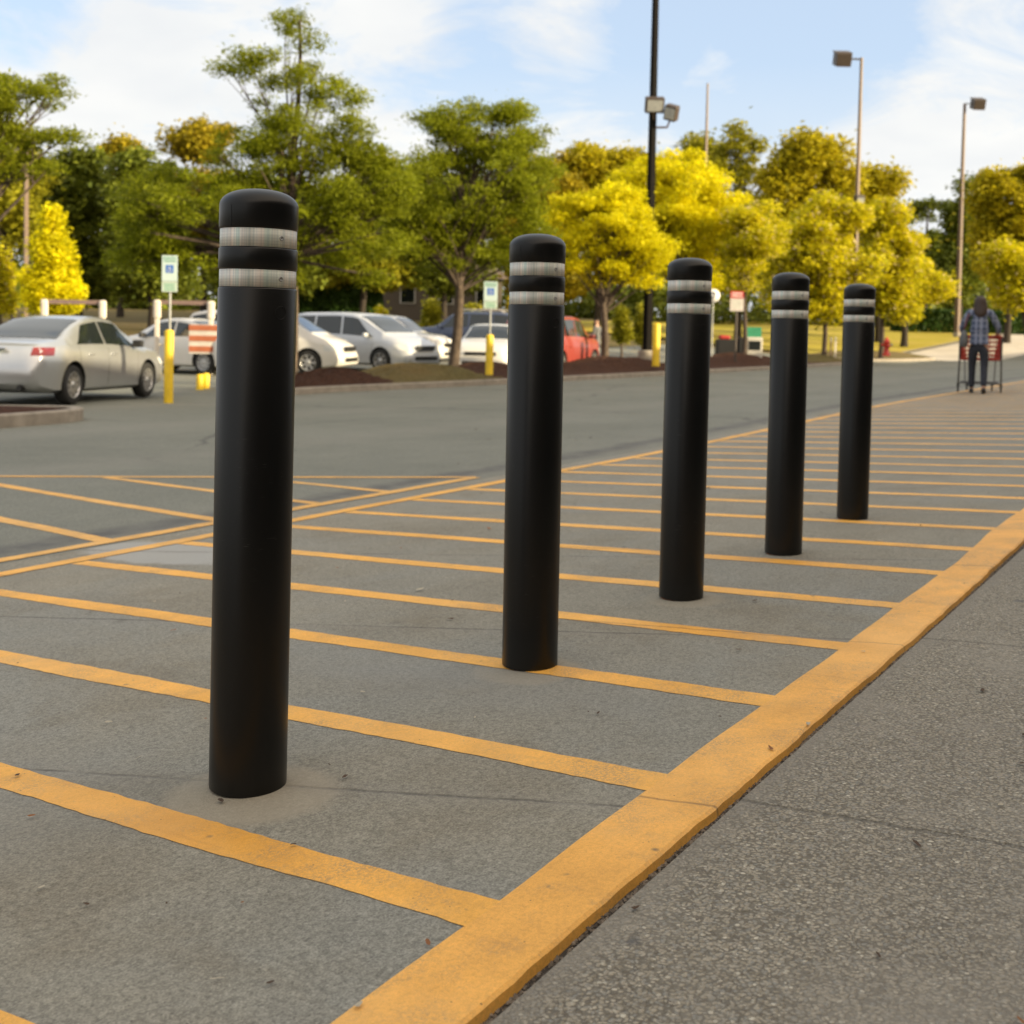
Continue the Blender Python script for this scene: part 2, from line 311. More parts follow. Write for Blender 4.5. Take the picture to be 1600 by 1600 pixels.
# dirt / others
t=MT('mulch',.95,.2); n=t.noise(14,6,.7); t.col(t.ramp(n,[(.3,(.03,.014,.009)),(.6,(.075,.036,.024)),(.8,(.13,.07,.045))])); t.bump(n,1,.05); M_mulch=t.m
t=MT('dry_grass',.95,.2); n=t.noise(9,6,.7); n2=t.noise(.5,4); c=t.ramp(n,[(.3,(.07,.06,.02)),(.6,(.13,.11,.045)),(.8,(.19,.16,.07))]); c=t.mix(t.ramp(n2,[(.4,0.0),(.65,.6)]),c,(.16,.11,.05)); t.col(c); t.bump(n,1,.05); M_dry=t.m
t=MT('lawn',.9,.2); n=t.noise(9,6,.7); n2=t.noise(.3,4); c=t.ramp(n,[(.3,(.26,.22,.02)),(.6,(.42,.35,.035)),(.8,(.5,.42,.06))]); c=t.mix(t.ramp(n2,[(.4,0.0),(.65,.6)]),c,(.46,.34,.09)); t.col(c); t.bump(n,1,.05); M_lawn=t.m
M_kerb=simple('kerb_concrete',(.27,.24,.20),.9,var=.25,scale=5,bump=.3)
M_soil=simple('crevice_soil',(.035,.03,.025),.95,var=.5,scale=40)
# bollard plastic
t=MT('black_plastic',.3,.34); n=t.noise(300,2); n2=t.noise(3,5,.6,sc3=(1,1,.25))
t.col(t.ramp(n2,[(.3,(.0015,.0015,.0015)),(.75,(.003,.003,.0028))])); 
rg=t.ramp(n2,[(.3,.28),(.7,.42)]); t.l(rg,t.b.inputs['Roughness']); oi=t.n('ObjectInfo'); av=t.n('VectorMath',operation='ADD'); t.l(t.oc(),av.inputs[0]); t.l(oi.outputs['Location'],av.inputs[1]); geo_=t.n('NewGeometry')
spb=t.n('SeparateXYZ'); t.l(t.oc(),spb.inputs[0])
dust=t.math('MULTIPLY',t.ramp(t.math('ADD',spb.outputs[2],t.math('MULTIPLY',t.noise(18,5,.7,vec=geo_.outputs['Position']),.12)),[(.06,.55),(.17,.0)]),1.0)
cc=t.ramp(n2,[(.3,(.0015,.0015,.0015)),(.75,(.003,.003,.0028))]); cc=t.mix(t.math('MULTIPLY',dust,.07),cc,(.10,.085,.06))
scf=t.math('MULTIPLY',t.ramp(t.noise(7,6,.8,vec=geo_.outputs['Position'],sc3=(1,1,.35)),[(.62,0.0),(.74,.03)]),1.0); cc=t.mix(scf,cc,(.10,.10,.09))
scr=t.math('MULTIPLY',t.ramp(t.noise(40,2,.5,vec=geo_.outputs['Position'],sc3=(1,1,9)),[(.70,0.0),(.74,.25)]),t.ramp(t.noise(3,2,vec=geo_.outputs['Position']),[(.5,0.0),(.6,1.0)])); cc=t.mix(scr,cc,(.09,.09,.085)); t.col(cc)
t.bump(n,.12,.0006); M_black=t.m
t=MT('reflective_tape',.48,.5,.15)
n=t.noise(1,2,.5,sc3=(260,260,1)); chk=t.n('TexBrick'); 
c=t.ramp(n,[(.3,(.38,.39,.38)),(.45,(.45,.46,.44)),(.55,(.52,.51,.46)),(.7,(.60,.58,.52))],)
lf=t.ramp(t.noise(1,1,.5,sc3=(24,24,1)),[(.35,.75),(.5,1.0),(.65,1.25)]); c=t.mix(1,c,lf,'MULTIPLY'); hue=t.ramp(t.noise(1,1,.5,sc3=(60,60,1)),[(.35,(.85,1,.98)),(.5,(1,1,1)),(.65,(1,.93,.92))]); c=t.mix(1,c,hue,'MULTIPLY')
sp4=t.n('SeparateXYZ'); t.l(t.oc(),sp4.inputs[0]); rows=t.math('PINGPONG',sp4.outputs[2],.003); c=t.mix(t.ramp(t.math('MULTIPLY',rows,330),[(.0,.22),(.3,0.0)]),c,(.12,.13,.13))
t.col(c); M_tape=t.m
M_rust=simple('rusty_steel',(.22,.07,.02),.9,var=.6,scale=60)
M_yellow=simple('yellow_post_paint',(.72,.50,.02),.5,var=.12)
M_steel=simple('galvanised_steel',(.32,.33,.33),.5,.6)
M_darkpole=simple('dark_bronze_paint',(.055,.04,.03),.5)
M_bronze=simple('bronze_pole_paint',(.13,.085,.055),.55)
M_brownpole=M_bronze
M_lampglass=simple('lamp_glass',(.35,.36,.35),.15)
M_white=simple('white_paint',(.72,.72,.70),.5,var=.06)
M_signg=simple('sign_green',(.03,.26,.14),.5); M_signb=simple('sign_blue',(.03,.14,.5),.5); M_signr=simple('sign_red',(.45,.04,.03),.5)
M_signface=simple('sign_face',(.50,.62,.60),.4,var=.04)
M_signgrey=simple('pale_sign_face',(.50,.60,.52),.5,var=.05)
M_dark=simple('dark_rubber',(.015,.015,.015),.8,var=.2)
M_blackm=simple('black_metal',(.012,.012,.012),.5)
M_chrome=simple('chrome',(.6,.6,.6),.18,1)
M_rim=simple('alloy_rim',(.5,.5,.5),.3,.7)
t=MT('car_glass',.06,.6); t.col((.012,.016,.016)); t.b.inputs['Coat Weight'].default_value=.3; M_glass=t.m
t=MT('tail_lamp',.15,.5); t.col((.16,.006,.006)); t.b.inputs['Coat Weight'].default_value=.6; M_tail=t.m
M_head=simple('head_lamp',(.6,.62,.62),.12)
M_amber=simple('amber_lens',(.6,.18,.02),.2)
M_plate=simple('number_plate',(.45,.52,.52),.4)
def carpaint(name,c,metal=.0,rough=.35):
    t=MT(name,rough,.5,metal); n=t.noise(2,3); t.col(t.ramp(n,[(.3,[x*.95 for x in c]),(.7,[min(1,x*1.04) for x in c])])); t.b.inputs['Coat Weight'].default_value=.7; t.b.inputs['Coat Roughness'].default_value=.06; return t.m
M_silver=carpaint('silver_paint',(.50,.515,.53),.7,.28); M_wcar=carpaint('white_car_paint',(.66,.65,.62)); M_silver2=carpaint('pale_silver_paint',(.52,.54,.57),.3)
M_red=carpaint('red_car_paint',(.26,.045,.035)); M_navy=carpaint('navy_car_paint',(.035,.05,.10),.2); M_cream=carpaint('cream_car_paint',(.62,.60,.56))
M_bark=simple('bark',(.075,.055,.04),.95,var=.45,scale=9,bump=.5)
M_barkd=simple('dark_bark',(.035,.027,.02),.95,var=.4,scale=9)
def leafmat(name,c1,c2,trans=.45,c3=None):
    t=MT(name,.55,.25); geo=t.n('NewGeometry'); 
    stops=[(.0,c1),(.6,c2)]+([(.93,c2),(.96,c3)] if c3 else [])
    c=t.ramp(geo.outputs['Random Per Island'],stops)
    big=t.ramp(t.noise(.9,3),[(.3,.72),(.7,1.25)]); c=t.mix(1,c,big,'MULTIPLY')
    t.col(c); tr=t.n('BsdfTranslucent'); t.l(c,tr.inputs['Color']); ms=t.n('MixShader'); ms.inputs[0].default_value=trans
    o=t.nt.nodes['Material Output']; t.l(t.b.outputs[0],ms.inputs[1]); t.l(tr.outputs[0],ms.inputs[2]); t.l(ms.outputs[0],o.inputs['Surface']); return t.m
L_green=leafmat('honey_locust_leaves',(.15,.185,.008),(.26,.29,.012),.55)
L_dgreen=leafmat('dark_green_leaves',(.08,.11,.012),(.17,.20,.02),.3)
L_mgreen=leafmat('mid_green_leaves',(.17,.18,.012),(.36,.34,.02),.4)
L_yel=leafmat('yellow_leaves',(.47,.45,.006),(.82,.74,.010),.5)
L_yg=leafmat('yellow_green_leaves',(.34,.34,.008),(.66,.58,.014),.5,(.7,.6,.3))
L_olive=leafmat('olive_leaves',(.19,.175,.012),(.44,.35,.02),.4)
L_gold=leafmat('golden_green_leaves',(.24,.23,.01),(.52,.44,.015),.5)
L_hedge=leafmat('hedge_leaves',(.02,.05,.01),(.05,.10,.015),.2)

# ---------------------------------------------------------------- ground sheets
def sheet(name,us,vs_,mat,dz=0,inside=None,kind='structure',zf=None):
    idx={};V=[];F=[]
    def vi(i,j):
        k=(i,j)
        if k not in idx:
            u,v=us[i],vs_[j]; idx[k]=len(V); V.append((u,v,(zf or g)(u,v)+dz))
        return idx[k]
    for i in range(len(us)-1):
        for j in range(len(vs_)-1):
            if inside and not inside((us[i]+us[i+1])/2,(vs_[j]+vs_[j+1])/2): continue
            F.append((vi(i,j),vi(i+1,j),vi(i+1,j+1),vi(i,j+1)))
    me=bpy.data.meshes.new(name); me.from_pydata(V,[],F); me.materials.append(mat); me.polygons.foreach_set('use_smooth',[True]*len(F)); me.update()
    o=bpy.data.objects.new(name,me); COL.objects.link(o); o.rotation_euler=(0,0,TH)
    if kind: o['kind']=kind
    return o
def ar(a,b,s):
    n=max(1,round((b-a)/s)); return [a+(b-a)*i/n for i in range(n+1)]
V_EDGE=4.92
sheet('ground',ar(-400,-30,25)+ar(-28,200,2.5)[0:]+ar(205,1500,60),ar(-500,-20,60)+ar(-18,200,2.5)+ar(205,900,50),M_dry,-.07)
sheet('concrete_apron',ar(-25,160,.5),[.93,1.35,1.7,2.2,2.7,3.2,3.7,4.2,4.7,V_EDGE],M_apron,0)
sheet('sidewalk',ar(-25,160,.5),[-4,-3,-2,-1,0,.4,.832],M_aggr,-.009)
def lot_in(u,v):
    X=u*SU-v*CU; Y=u*CU+v*SU
    if u<68: return Y<56 or v<14.5+0*u or v<30 and u<66
    return v<18.6
sheet('parking_lot',ar(-30,170,1),[V_EDGE]+ar(5.4,16.4,1)+ar(17,80,1),M_asph,0,lot_in)
# kerb: painted strip flush with the apron with a rounded drop to the sidewalk
def kerb_edge(u):      # small wobble where it is chipped
    return .858+.002*math.sin(u*1.3)+.0012*math.sin(u*4.3+1)+.0010*math.sin(u*17)+ (0.008*sm(4.6,5.1,u))
def kerb_strip():
    us=ar(-6,60,.035) if False else ar(-4,12,.04)+ar(12.3,60,.4)
    prof=[(1.012,-.0005),(1.006,.002),(.95,.0028),(.9,.0028),(0,.0022),(-.007,-.002),(-.010,-.02),(-.012,-.05)]
    V=[];F=[];n=len(prof)
    for u in us:
        e=kerb_edge(u)+random.uniform(-.002,.002); w=1.012+.003*math.sin(u*3.3)+.002*math.sin(u*11)+.03*sm(4.8,6,u)
        for k,(a,z) in enumerate(prof):
            v=(w if a>1 else (a if a>.86 else e+a)); V.append((u,v-(.006 if 1<a<1.01 else 0),g(u,v)+z))
    for i in range(len(us)-1):
        for k in range(n-1): F.append((i*n+k,i*n+k+1,(i+1)*n+k+1,(i+1)*n+k))
    me=bpy.data.meshes.new('kerb'); me.from_pydata(V,[],F); me.materials.append(M_kerbpaint); me.update()
    me.flip_normals()
    o=bpy.data.objects.new('kerb',me); COL.objects.link(o); o.rotation_euler=(0,0,TH); o['kind']='structure'
kerb_strip()
sheet('gutter',ar(-6,60,.5),[.80,.83,.90],M_soil,-.018)
# painted lines
def ribbon(V,F,p,q,width,step=.06,dz=.004,wob=.006):
    p=Vector(p);q=Vector(q); L_=(q-p).length; d=(q-p)/L_; nrm=Vector((-d.y,d.x)); n=max(2,int(L_/step)); b=len(V)
    ph=random.uniform(0,9)
    for i in range(n+1):
        c=p+d*(L_*i/n); s=L_*i/n
        a=width/2+wob*(.5*math.sin(s*7+ph)+.5*math.sin(s*2.3+ph*2))+random.uniform(-.0025,.0025); e=width/2+wob*(.5*math.sin(s*6+ph*3)+.5*math.sin(s*3.1+ph))+random.uniform(-.0025,.0025)
        for pt in (c+nrm*a,c-nrm*e): V.append((pt.x,pt.y,g(pt.x,pt.y)+dz))
    for i in range(n): F.append((b+2*i,b+2*i+1,b+2*i+3,b+2*i+2))
def lines(name,segs,mat,dz):
    V=[];F=[]
    for p,q,wd in segs: ribbon(V,F,p,q,wd,.03 if abs(p[0])<12 else .4,dz)
    me=bpy.data.meshes.new(name); me.from_pydata(V,[],F); me.materials.append(mat); me.update()
    bm=bmesh.new(); bm.from_mesh(me); 
    for f in bm.faces:
        f.normal_update()
        if f.normal.z<0: f.normal_flip()
    bm.to_mesh(me); bm.free()
    o=bpy.data.objects.new(name,me); COL.objects.link(o); o.rotation_euler=(0,0,TH); o['kind']='structure'; return o
us_=[.895,1.505,2.155,2.80,3.425,4.06,4.73,5.35,6.0]+[6.0+.645*k for k in range(1,37)]
us_=[.22-.64,.22]+us_
lines('crossing_stripes',[((u,1.0),(u+.01,4.62),.098) for u in us_],M_paint,.0014)
lines('fire_lane_line',[((-10,4.68),(13,4.68),.105),((13,4.68),(60,4.4),.11)],M_paint,.0028)
lines('kerb_joint_lines',[((1.98,5.0),(7.3,5.02),.1),((7.3,5.02),(5.45,8.5),.085)],M_paint2,.0035).name='hatched_zone_outline'
hl=[((5.16,7.87),(4.72,5.06),.09),((4.13,6.5),(3.92,5.06),.09),((5.89,7.6),(5.56,5.06),.085),((6.44,6.5),(6.27,5.06),.085),((3.0,5.06),(3.08,5.9),.09)]
hl2=[]
for p,q,wd in hl:
    d=(Vector(p)-Vector(q)).normalized(); hl2.append((tuple(Vector(q)+d*(3.2 if p[0]<5.5 else (Vector(p)-Vector(q)).length)),q,wd))
hl2=[((5.3,8.8),(4.72,5.06),.095),((4.6,9.5),(3.92,5.06),.1),((5.89,7.6),(5.56,5.06),.085),((6.44,6.5),(6.27,5.06),.085),((3.9,10),(3.1,5.06),.1)]
lines('hatched_zone_lines',hl2,M_paint2,.0022)
lines('parking_bay_lines',[((17+2.7*k,23),(17+2.7*k+.3,28),.1) for k in range(0,16)],M_paint2,.003)
# crevice debris
V=[];F=[]
for k in range(2600):
    u=.6+6*random.random()**1.4; v=kerb_edge(u)-.014-abs(random.gauss(0,.008)); s=random.uniform(.0015,.005)
    z=g(u,v)-.017+.003; b=len(V); a=random.uniform(0,6)
    pts=[(math.cos(a+q*2.1)*s*random.uniform(.6,1.4),math.sin(a+q*2.1)*s*random.uniform(.6,1.4)) for q in range(3)]
    V+=[(u+x,v+y,z) for x,y in pts]+[(u,v,z+s*.8)]; F+=[(b,b+1,b+3),(b+1,b+2,b+3),(b+2,b,b+3)]
me=bpy.data.meshes.new('gravel'); me.from_pydata(V,[],F); me.materials.append(simple('gravel_bits',(.16,.13,.10),.9,var=.8,scale=90)); 
o=bpy.data.objects.new('gravel',me); COL.objects.link(o); o.rotation_euler=(0,0,TH); tag(o,'fine gravel and grit caught along the edge of the yellow kerb','gravel',kind='stuff')
# leaf litter
V=[];F=[];MI=[]
def crumb(u,v,s,el,mi,zoff=.006):
    z=g(u,v)+zoff if v>.83 else g(u,v)-.008+zoff*.6
    b=len(V); a=random.uniform(0,6.28); n=6
    for q in range(n):
        t_=2*math.pi*q/n; x=math.cos(t_)*s*el*random.uniform(.8,1.1); y=math.sin(t_)*s*random.uniform(.7,1.1)
        V.append((u+x*math.cos(a)-y*math.sin(a),v+x*math.sin(a)+y*math.cos(a),z+random.uniform(0,s*.5)))
    V.append((u,v,z+s*.25))
    for q in range(n): F.append((b+q,b+(q+1)%n,b+n)); MI.append(mi)
for k in range(300):
    u=.5+9*random.random()**1.5; v=random.uniform(-1.2,4.6); crumb(u,v,random.uniform(.002,.0055)*(1.7 if random.random()<.15 else 1),random.uniform(1,3.2),random.choice((0,0,0,1,2)))
for k in range(26):
    u=1+4.5*random.random(); v=random.uniform(1.0,4.4); crumb(u,v,.0012,random.uniform(8,16),1)
for k in range(40):
    u=7+25*random.random(); v=random.uniform(1.2,9); crumb(u,v,random.uniform(.01,.02),random.uniform(1,2.5),0)
me=bpy.data.meshes.new('leaf_litter'); me.from_pydata(V,[],F)
for mm in (simple('brown_bits',(.06,.035,.02),.9,var=.4),simple('pale_bits',(.38,.34,.26),.9),simple('rust_bits',(.22,.09,.03),.9)): me.materials.append(mm)
me.polygons.foreach_set('material_index',MI); me.update()
o=bpy.data.objects.new('leaf_litter',me); COL.objects.link(o); o.rotation_euler=(0,0,TH); tag(o,'scattered leaf scraps and twigs on the paving','litter',kind='stuff')

t=MT('painted_sunlight_drive',.9,.3); t.col(t.ramp(t.noise(.6,5),[(.3,(.42,.38,.32)),(.7,(.55,.50,.42))])); M_drive_sunlight=t.m  # pale colour paints in the sunlight on this stretch of drive
sheet('painted_sunlight_sheet',ar(67,170,1),ar(12.6,18.72,1),M_drive_sunlight,.006)  # extra sheet over the lot asphalt, carries the painted sunlight
# planting islands ---------------------------------------------------------------
def island(name,poly,kh=.13,fill=M_mulch,mound=.25,fillname='mulch_bed'):
    # poly in (u,v), closed. concrete kerb ring .15 wide plus mounded fill
    P=[Vector(p) for p in poly]; n=len(P)
    # round corners by chaikin
    for _ in range(3):
        Q=[]
        for i in range(len(P)):
            a,b=P[i],P[(i+1)%len(P)]; Q+=[a*.75+b*.25,a*.25+b*.75]
        P=Q
    n=len(P); c=sum(P,Vector((0,0)))/n
    area=sum(P[i].x*P[(i+1)%n].y-P[(i+1)%n].x*P[i].y for i in range(n))
    def off(d):
        R_=[]
        for i in range(n):
            t_=(P[(i+1)%n]-P[i-1]).normalized(); nn=Vector((-t_.y,t_.x))*(1 if area>0 else -1); R_.append(P[i]+nn*d)
        return R_
    rings=[(0,-.05),(0,kh-.02),(.02,kh),(.15,kh),(.155,kh-.02)]
    V=[];F=[]
    for d,z in rings:
        for p in off(d): V.append((p.x,p.y,g(p.x,p.y)+z))
    for r in range(len(rings)-1):
        for i in range(n): F.append((r*n+i,r*n+(i+1)%n,(r+1)*n+(i+1)%n,(r+1)*n+i))
    me=bpy.data.meshes.new('island_kerb'); me.from_pydata(V,[],F); me.materials.append(M_kerb); me.update()
    o=bpy.data.objects.new(name,me); COL.objects.link(o); o.rotation_euler=(0,0,TH); o['kind']='structure'
    V=[];F=[]; inn=off(.15); K=10
    for r in range(K+1):
        s=1-r/K
        for p in inn:
            q=c+(p-c)*s if r<K else c
            # distance-like profile
            h=kh-.03+mound*(1-s**2.2)*(1+.25*math.sin(q.x*1.3+q.y*2))
            V.append((q.x,q.y,g(q.x,q.y)+h+random.uniform(-.015,.015)))
    for r in range(K):
        for i in range(n): F.append((r*n+i,r*n+(i+1)%n,(r+1)*n+(i+1)%n,(r+1)*n+i))
    me=bpy.data.meshes.new(fillname); me.from_pydata(V,[],F); me.materials.append(fill); me.polygons.foreach_set('use_smooth',[True]*len(F)); me.update()
    o=bpy.data.objects.new(fillname,me); COL.objects.link(o); o.rotation_euler=(0,0,TH); o['kind']='structure'
island('island_kerb',[(-4,12.6),(9.0,13.0),(10.1,13.3),(10.3,14.2),(8.0,16.2),(-4,16.5)],.17,mound=.15)
island('island_kerb',[(16.6,15.2),(57,15.1),(59,17.3),(56,19.3),(18.5,19.2),(16.2,17.2)],.13,mound=.05)
# low mounds on the long island
def mound(name,u0,v0,ru,rv,h,mat):
    V=[];F=[];n=90;K=22
    for r in range(K+1):
        s=r/K
        for i in range(n):
            a=2*math.pi*i/n; u=u0+ru*s*math.cos(a); v=v0+rv*s*math.sin(a)
            V.append((u,v,g(u,v)+.1+h*(math.cos(math.pi*s)+1)/2*(1+.08*math.sin(u*3)+.06*math.sin(v*5))+random.uniform(-.035,.035)*(r<K)-(.12 if r==K else 0)))
    for r in range(K):
        for i in range(n): F.append((r*n+i,r*n+(i+1)%n,(r+1)*n+(i+1)%n,(r+1)*n+i))
    me=bpy.data.meshes.new(name); me.from_pydata(V,[],F); me.materials.append(mat); me.polygons.foreach_set('use_smooth',[True]*len(F)); me.update(); 
    o=bpy.data.objects.new(name,me); COL.objects.link(o); o.rotation_euler=(0,0,TH); o['kind']='structure'
mound('mulch_mound',19.2,17.1,2.1,1.35,.30,M_mulch)
mound('grass_mound',22.2,17.1,3.4,1.7,.38,M_dry)
mound('mulch_mound',25.5,17.3,4.2,1.7,.32,M_mulch)
mound('mulch_mound',32.5,17.2,5.8,1.8,.42,M_mulch)
mound('mulch_mound',43.0,17.2,6.5,1.8,.45,M_mulch)
mound('grass_mound',52.0,17.2,4.5,1.8,.3,M_dry)
island('island_kerb',[(60.5,15.6),(66,15.2),(70,15.5),(72,17.5),(68,21),(60,22),(58,18.5)],.14,fill=M_dry,mound=.3,fillname='grass_bed')
mound('mulch_mound',63.0,18.0,3.2,2.0,.3,M_mulch)
# sunlit lawn beyond the drive, right
sheet('lawn',ar(69.5,175,2),ar(19.0,49,1.5),M_lawn,.05)
sheet('lawn_kerb',ar(69.5,175,2),[18.75,18.80,19.05],M_kerb,.09)
# ---------------------------------------------------------------- store building behind the camera's right (casts the foreground shade)
b=empty('store_building',W(25,-4.2,.4),TH,'long tan brick store front along the sidewalk','building')
mb=MB(); mb.box((-9,-10,2.7),(92,20,6.0)); mb.box((66,-10.01,2.1),(58,20,4.8)); 
t=MT('tan_brick',.9,.2); br=t.n('TexBrick'); br.inputs['Scale'].default_value=4; br.inputs['Color1'].default_value=(.06,.045,.035,1); br.inputs['Color2'].default_value=(.045,.035,.028,1); br.inputs['Mortar'].default_value=(.14,.12,.10,1); t.l(t.oc(),br.inputs['Vector']); t.col(br.outputs['Color'])
M_brick=t.m
mb.build('wall',M_brick,b)
mb=MB(); mb.box((-9,-10.3,5.8),(92.5,20.4,.25)); mb.box((66.3,-10.35,4.62),(58,20.4,.25)); mb.build('roof',simple('roof_trim',(.3,.26,.2),.8),b)
for k in range(12):
    mb=MB(); mb.box((-48+k*9,.06,1.6),(5,.1,2.6)); mb.build('window',M_glass,b)

# ---------------------------------------------------------------- trees
def leafcloud(centers,radii,flat,n,size,aspect,rs,droop=0.0,horiz=.5,loose=.12):
    # centers (k,3), radii (k,), n leaves -> quads
    k=len(centers); wts=radii**2.2; wts=wts/wts.sum(); ci=rs.choice(k,n,p=wts)
    d=rs.normal(size=(n,3)); d/=np.linalg.norm(d,axis=1)[:,None]
    rr=rs.uniform(0,1,n)**.55; wisp=rs.uniform(0,1,n)<loose; rr=np.where(wisp,rr*(1+rs.exponential(.28,n)),rr); p=d*rr[:,None]; p[:,2]*=flat; p=centers[ci]+p*radii[ci][:,None]
    nrm=rs.normal(size=(n,3)); nrm[:,2]=np.abs(nrm[:,2])+horiz*1.5; nrm/=np.linalg.norm(nrm,axis=1)[:,None]
    a=rs.normal(size=(n,3)); a[:,2]-=droop; a-=nrm*(a*nrm).sum(1)[:,None]; a/=np.linalg.norm(a,axis=1)[:,None]; b=np.cross(nrm,a)
    s=size*rs.uniform(.6,1.35,n)[:,None]; a=a*s; b=b*s*aspect
    fold=nrm*s*.15
    V=np.stack([p-a,p-b*.9+fold,p+a,p+b*.9+fold],1).reshape(-1,3)
    Q=np.arange(4*n).reshape(n,4); return V,Q
def limbs(mb,base,top,centers,radii,rs,r0,lean=(0,0),kmax=40,lo=.35):
    base=Vector(base); top=Vector(top)
    def trunk(t):
        p=base.lerp(top,t); p.x+=lean[0]*math.sin(t*3)+.05*math.sin(t*9); p.y+=.04*math.cos(t*7); return p
    pts=[trunk(i/10) for i in range(11)]; pts[0].z-=.3
    mb.tube(pts,[r0*(1.25 if i==0 else 1)*(1-.85*i/10)+.01 for i in range(11)],9)
    H=top.z-base.z
    for i in rs.permutation(len(centers))[:kmax]:
        c=Vector(centers[i]); h=(c.z-base.z)/H
        t0=min(max(h*.8-.1+rs.uniform(-.06,.05),lo),.94); s=trunk(t0); mid=s.lerp(c,.5)+Vector((rs.uniform(-.2,.2),rs.uniform(-.2,.2),rs.uniform(-.05,.35)))*(c-s).length*.25
        ps=[]
        for q in range(7):
            f=q/6; ps.append(s*(1-f)**2+mid*2*f*(1-f)+c*f*f)
        rr=r0*(1-.85*t0)*.42; mb.tube(ps,[rr*(1-.85*q/6)+.006 for q in range(7)],6,False)
        for _ in range(3):
            e=c+Vector(rs.normal(size=3)*radii[i]*.6*np.array([1,1,.4])); q0=ps[rs.integers(3,6)]; mb.tube([q0,q0.lerp(e,.5)+Vector((0,0,.08*radii[i])),e],[rr*.3+.005,rr*.18+.004,.004],4,False)
def tree(name,label,X,Y,lobes,leaf,nleaf,size,aspect=.4,trunk_r=.15,bark=None,nclump=60,cl=(.35,.8),flat=.45,group=None,seed=1,zbase=None,top=None,droop=.3,horiz=.5,kmax=40,hollow=.35,lean=(0,0),cat='tree'):
    # lobes: list of (px,py,rpx,rpy[,weight]) ellipses of the crown as seen, turned into real ellipsoids at distance Y
    rs=np.random.default_rng(seed); zb=gz(X,Y) if zbase is None else zbase
    root=empty(name,(X,Y,zb),0,label,cat,group)
    C=[];Rr=[]
    wt=np.array([l[2]*l[3]*(l[4] if len(l)>4 else 1) for l in lobes],float); wt/=wt.sum()
    for q in range(nclump):
        l=lobes[rs.choice(len(lobes),p=wt)]; cx=at(l[0],Y)-X; cz=zat(l[0],l[1],Y)-zb; rx=l[2]/1800*Y; rz=l[3]/1800*Y; ry=min(rx,rz*1.6)
        d=rs.normal(size=3); d/=np.linalg.norm(d); rr=rs.uniform(hollow,1)**.6; rad=rs.uniform(*cl)
        k=max(.15,1-rad*.6/max(rx,.3)); k2=max(.15,1-rad*flat*.7/max(rz,.3))
        C.append((cx+d[0]*rr*rx*k,d[1]*rr*ry*k,cz+d[2]*rr*rz*k2)); Rr.append(rad)
    C=np.array(C);Rr=np.array(Rr)
    mb=MB(); tz=(top if top is not None else C[:,2].max()*.93); tx=float(np.mean(C[C[:,2]>np.percentile(C[:,2],80)][:,0])) if len(C)>8 else 0
    limbs(mb,(0,0,0),(tx*.8,0,tz),C,Rr,rs,trunk_r,lean,kmax); mb.build('trunk',bark or M_bark,root)
    Vv,Q=leafcloud(C,Rr,flat,nleaf,size,aspect,rs,droop,horiz); npmesh('crown',Vv,Q,leaf,root)
    return root
GL='honey locust trees in the planting islands'
tree('honey_locust_tree','green feathery tree cut by the left edge of the picture',at(-70,20),20,[(-60,190,150,100),(20,170,90,70,.7),(60,130,50,30,.5),(85,205,60,22,.3),(20,240,90,50,.8)],L_green,22000,.052,.30,.14,nclump=60,cl=(.25,.6),flat=.35,seed=3,group=GL,horiz=.3)
tree('honey_locust_tree','tallest green feathery tree with an airy spire, rising behind the nearest bollard',at(450,25),25,
     [(300,340,130,95,1.2),(235,330,70,80,.9),(560,370,90,80,.8),(590,290,50,60,.8),(570,240,45,35,.6),(460,320,150,85),(560,290,110,75),(400,260,110,60,.7),(240,400,85,45,.6),(420,410,160,50,.55),(435,110,90,55,.5),(355,112,52,28,.5),(515,150,52,42,.6),(430,35,42,32,.7),(470,215,110,60,.8),(395,165,70,35,.5),(480,80,40,35,.6),(385,225,80,30,.5),(545,190,40,30,.6)],
     L_green,85000,.058,.30,.13,nclump=420,cl=(.16,.55),flat=.55,seed=5,group=GL,top=7.9,droop=.3,horiz=.3,kmax=90)
tree('honey_locust_tree','green spreading tree with a straight dark trunk, behind the second bollard',at(703,30),30,
     [(720,300,140,90,1.2),(640,340,80,70,.6),(800,270,75,75,.8),(740,205,120,48,.8),(665,190,50,22,.4),(790,180,60,22,.5),(700,400,130,45,.7),(820,370,55,60,.6),(850,255,35,35,.5),(600,300,35,50,.5)],
     L_green,72000,.064,.30,.14,nclump=300,cl=(.22,.65),flat=.52,seed=8,group=GL,droop=.3,horiz=.3,kmax=70)
tree('honey_locust_tree','bright yellow tree with forked trunk between the second and third bollards',at(942,37),37,
     [(940,370,95,75,1.3),(880,340,45,45,.5),(1000,380,60,60,.7),(940,310,60,28,.6),(960,430,85,30,.5)],
     L_yel,40000,.08,.35,.13,nclump=110,cl=(.35,.8),flat=.42,seed=11,group=GL,kmax=60)
tree('honey_locust_tree','tall bright yellow tree behind the dark floodlight pole',at(1062,48),48,
     [(1060,330,105,85,1.2),(1040,265,85,45,.8),(1110,380,70,60,.6),(990,300,50,60,.5),(1060,430,90,45,.5)],
     L_yel,44000,.105,.4,.17,nclump=120,cl=(.45,1.1),flat=.45,seed=14,group=GL)
tree('honey_locust_tree','yellow tree with slim trunk between the third and fourth bollards',at(1160,45),45,
     [(1170,380,65,60,1),(1150,330,45,30,.7),(1195,350,35,40,.6),(1150,430,60,35,.4)],L_yg,20000,.09,.4,.09,nclump=60,cl=(.35,.9),flat=.5,seed=17,group=GL)
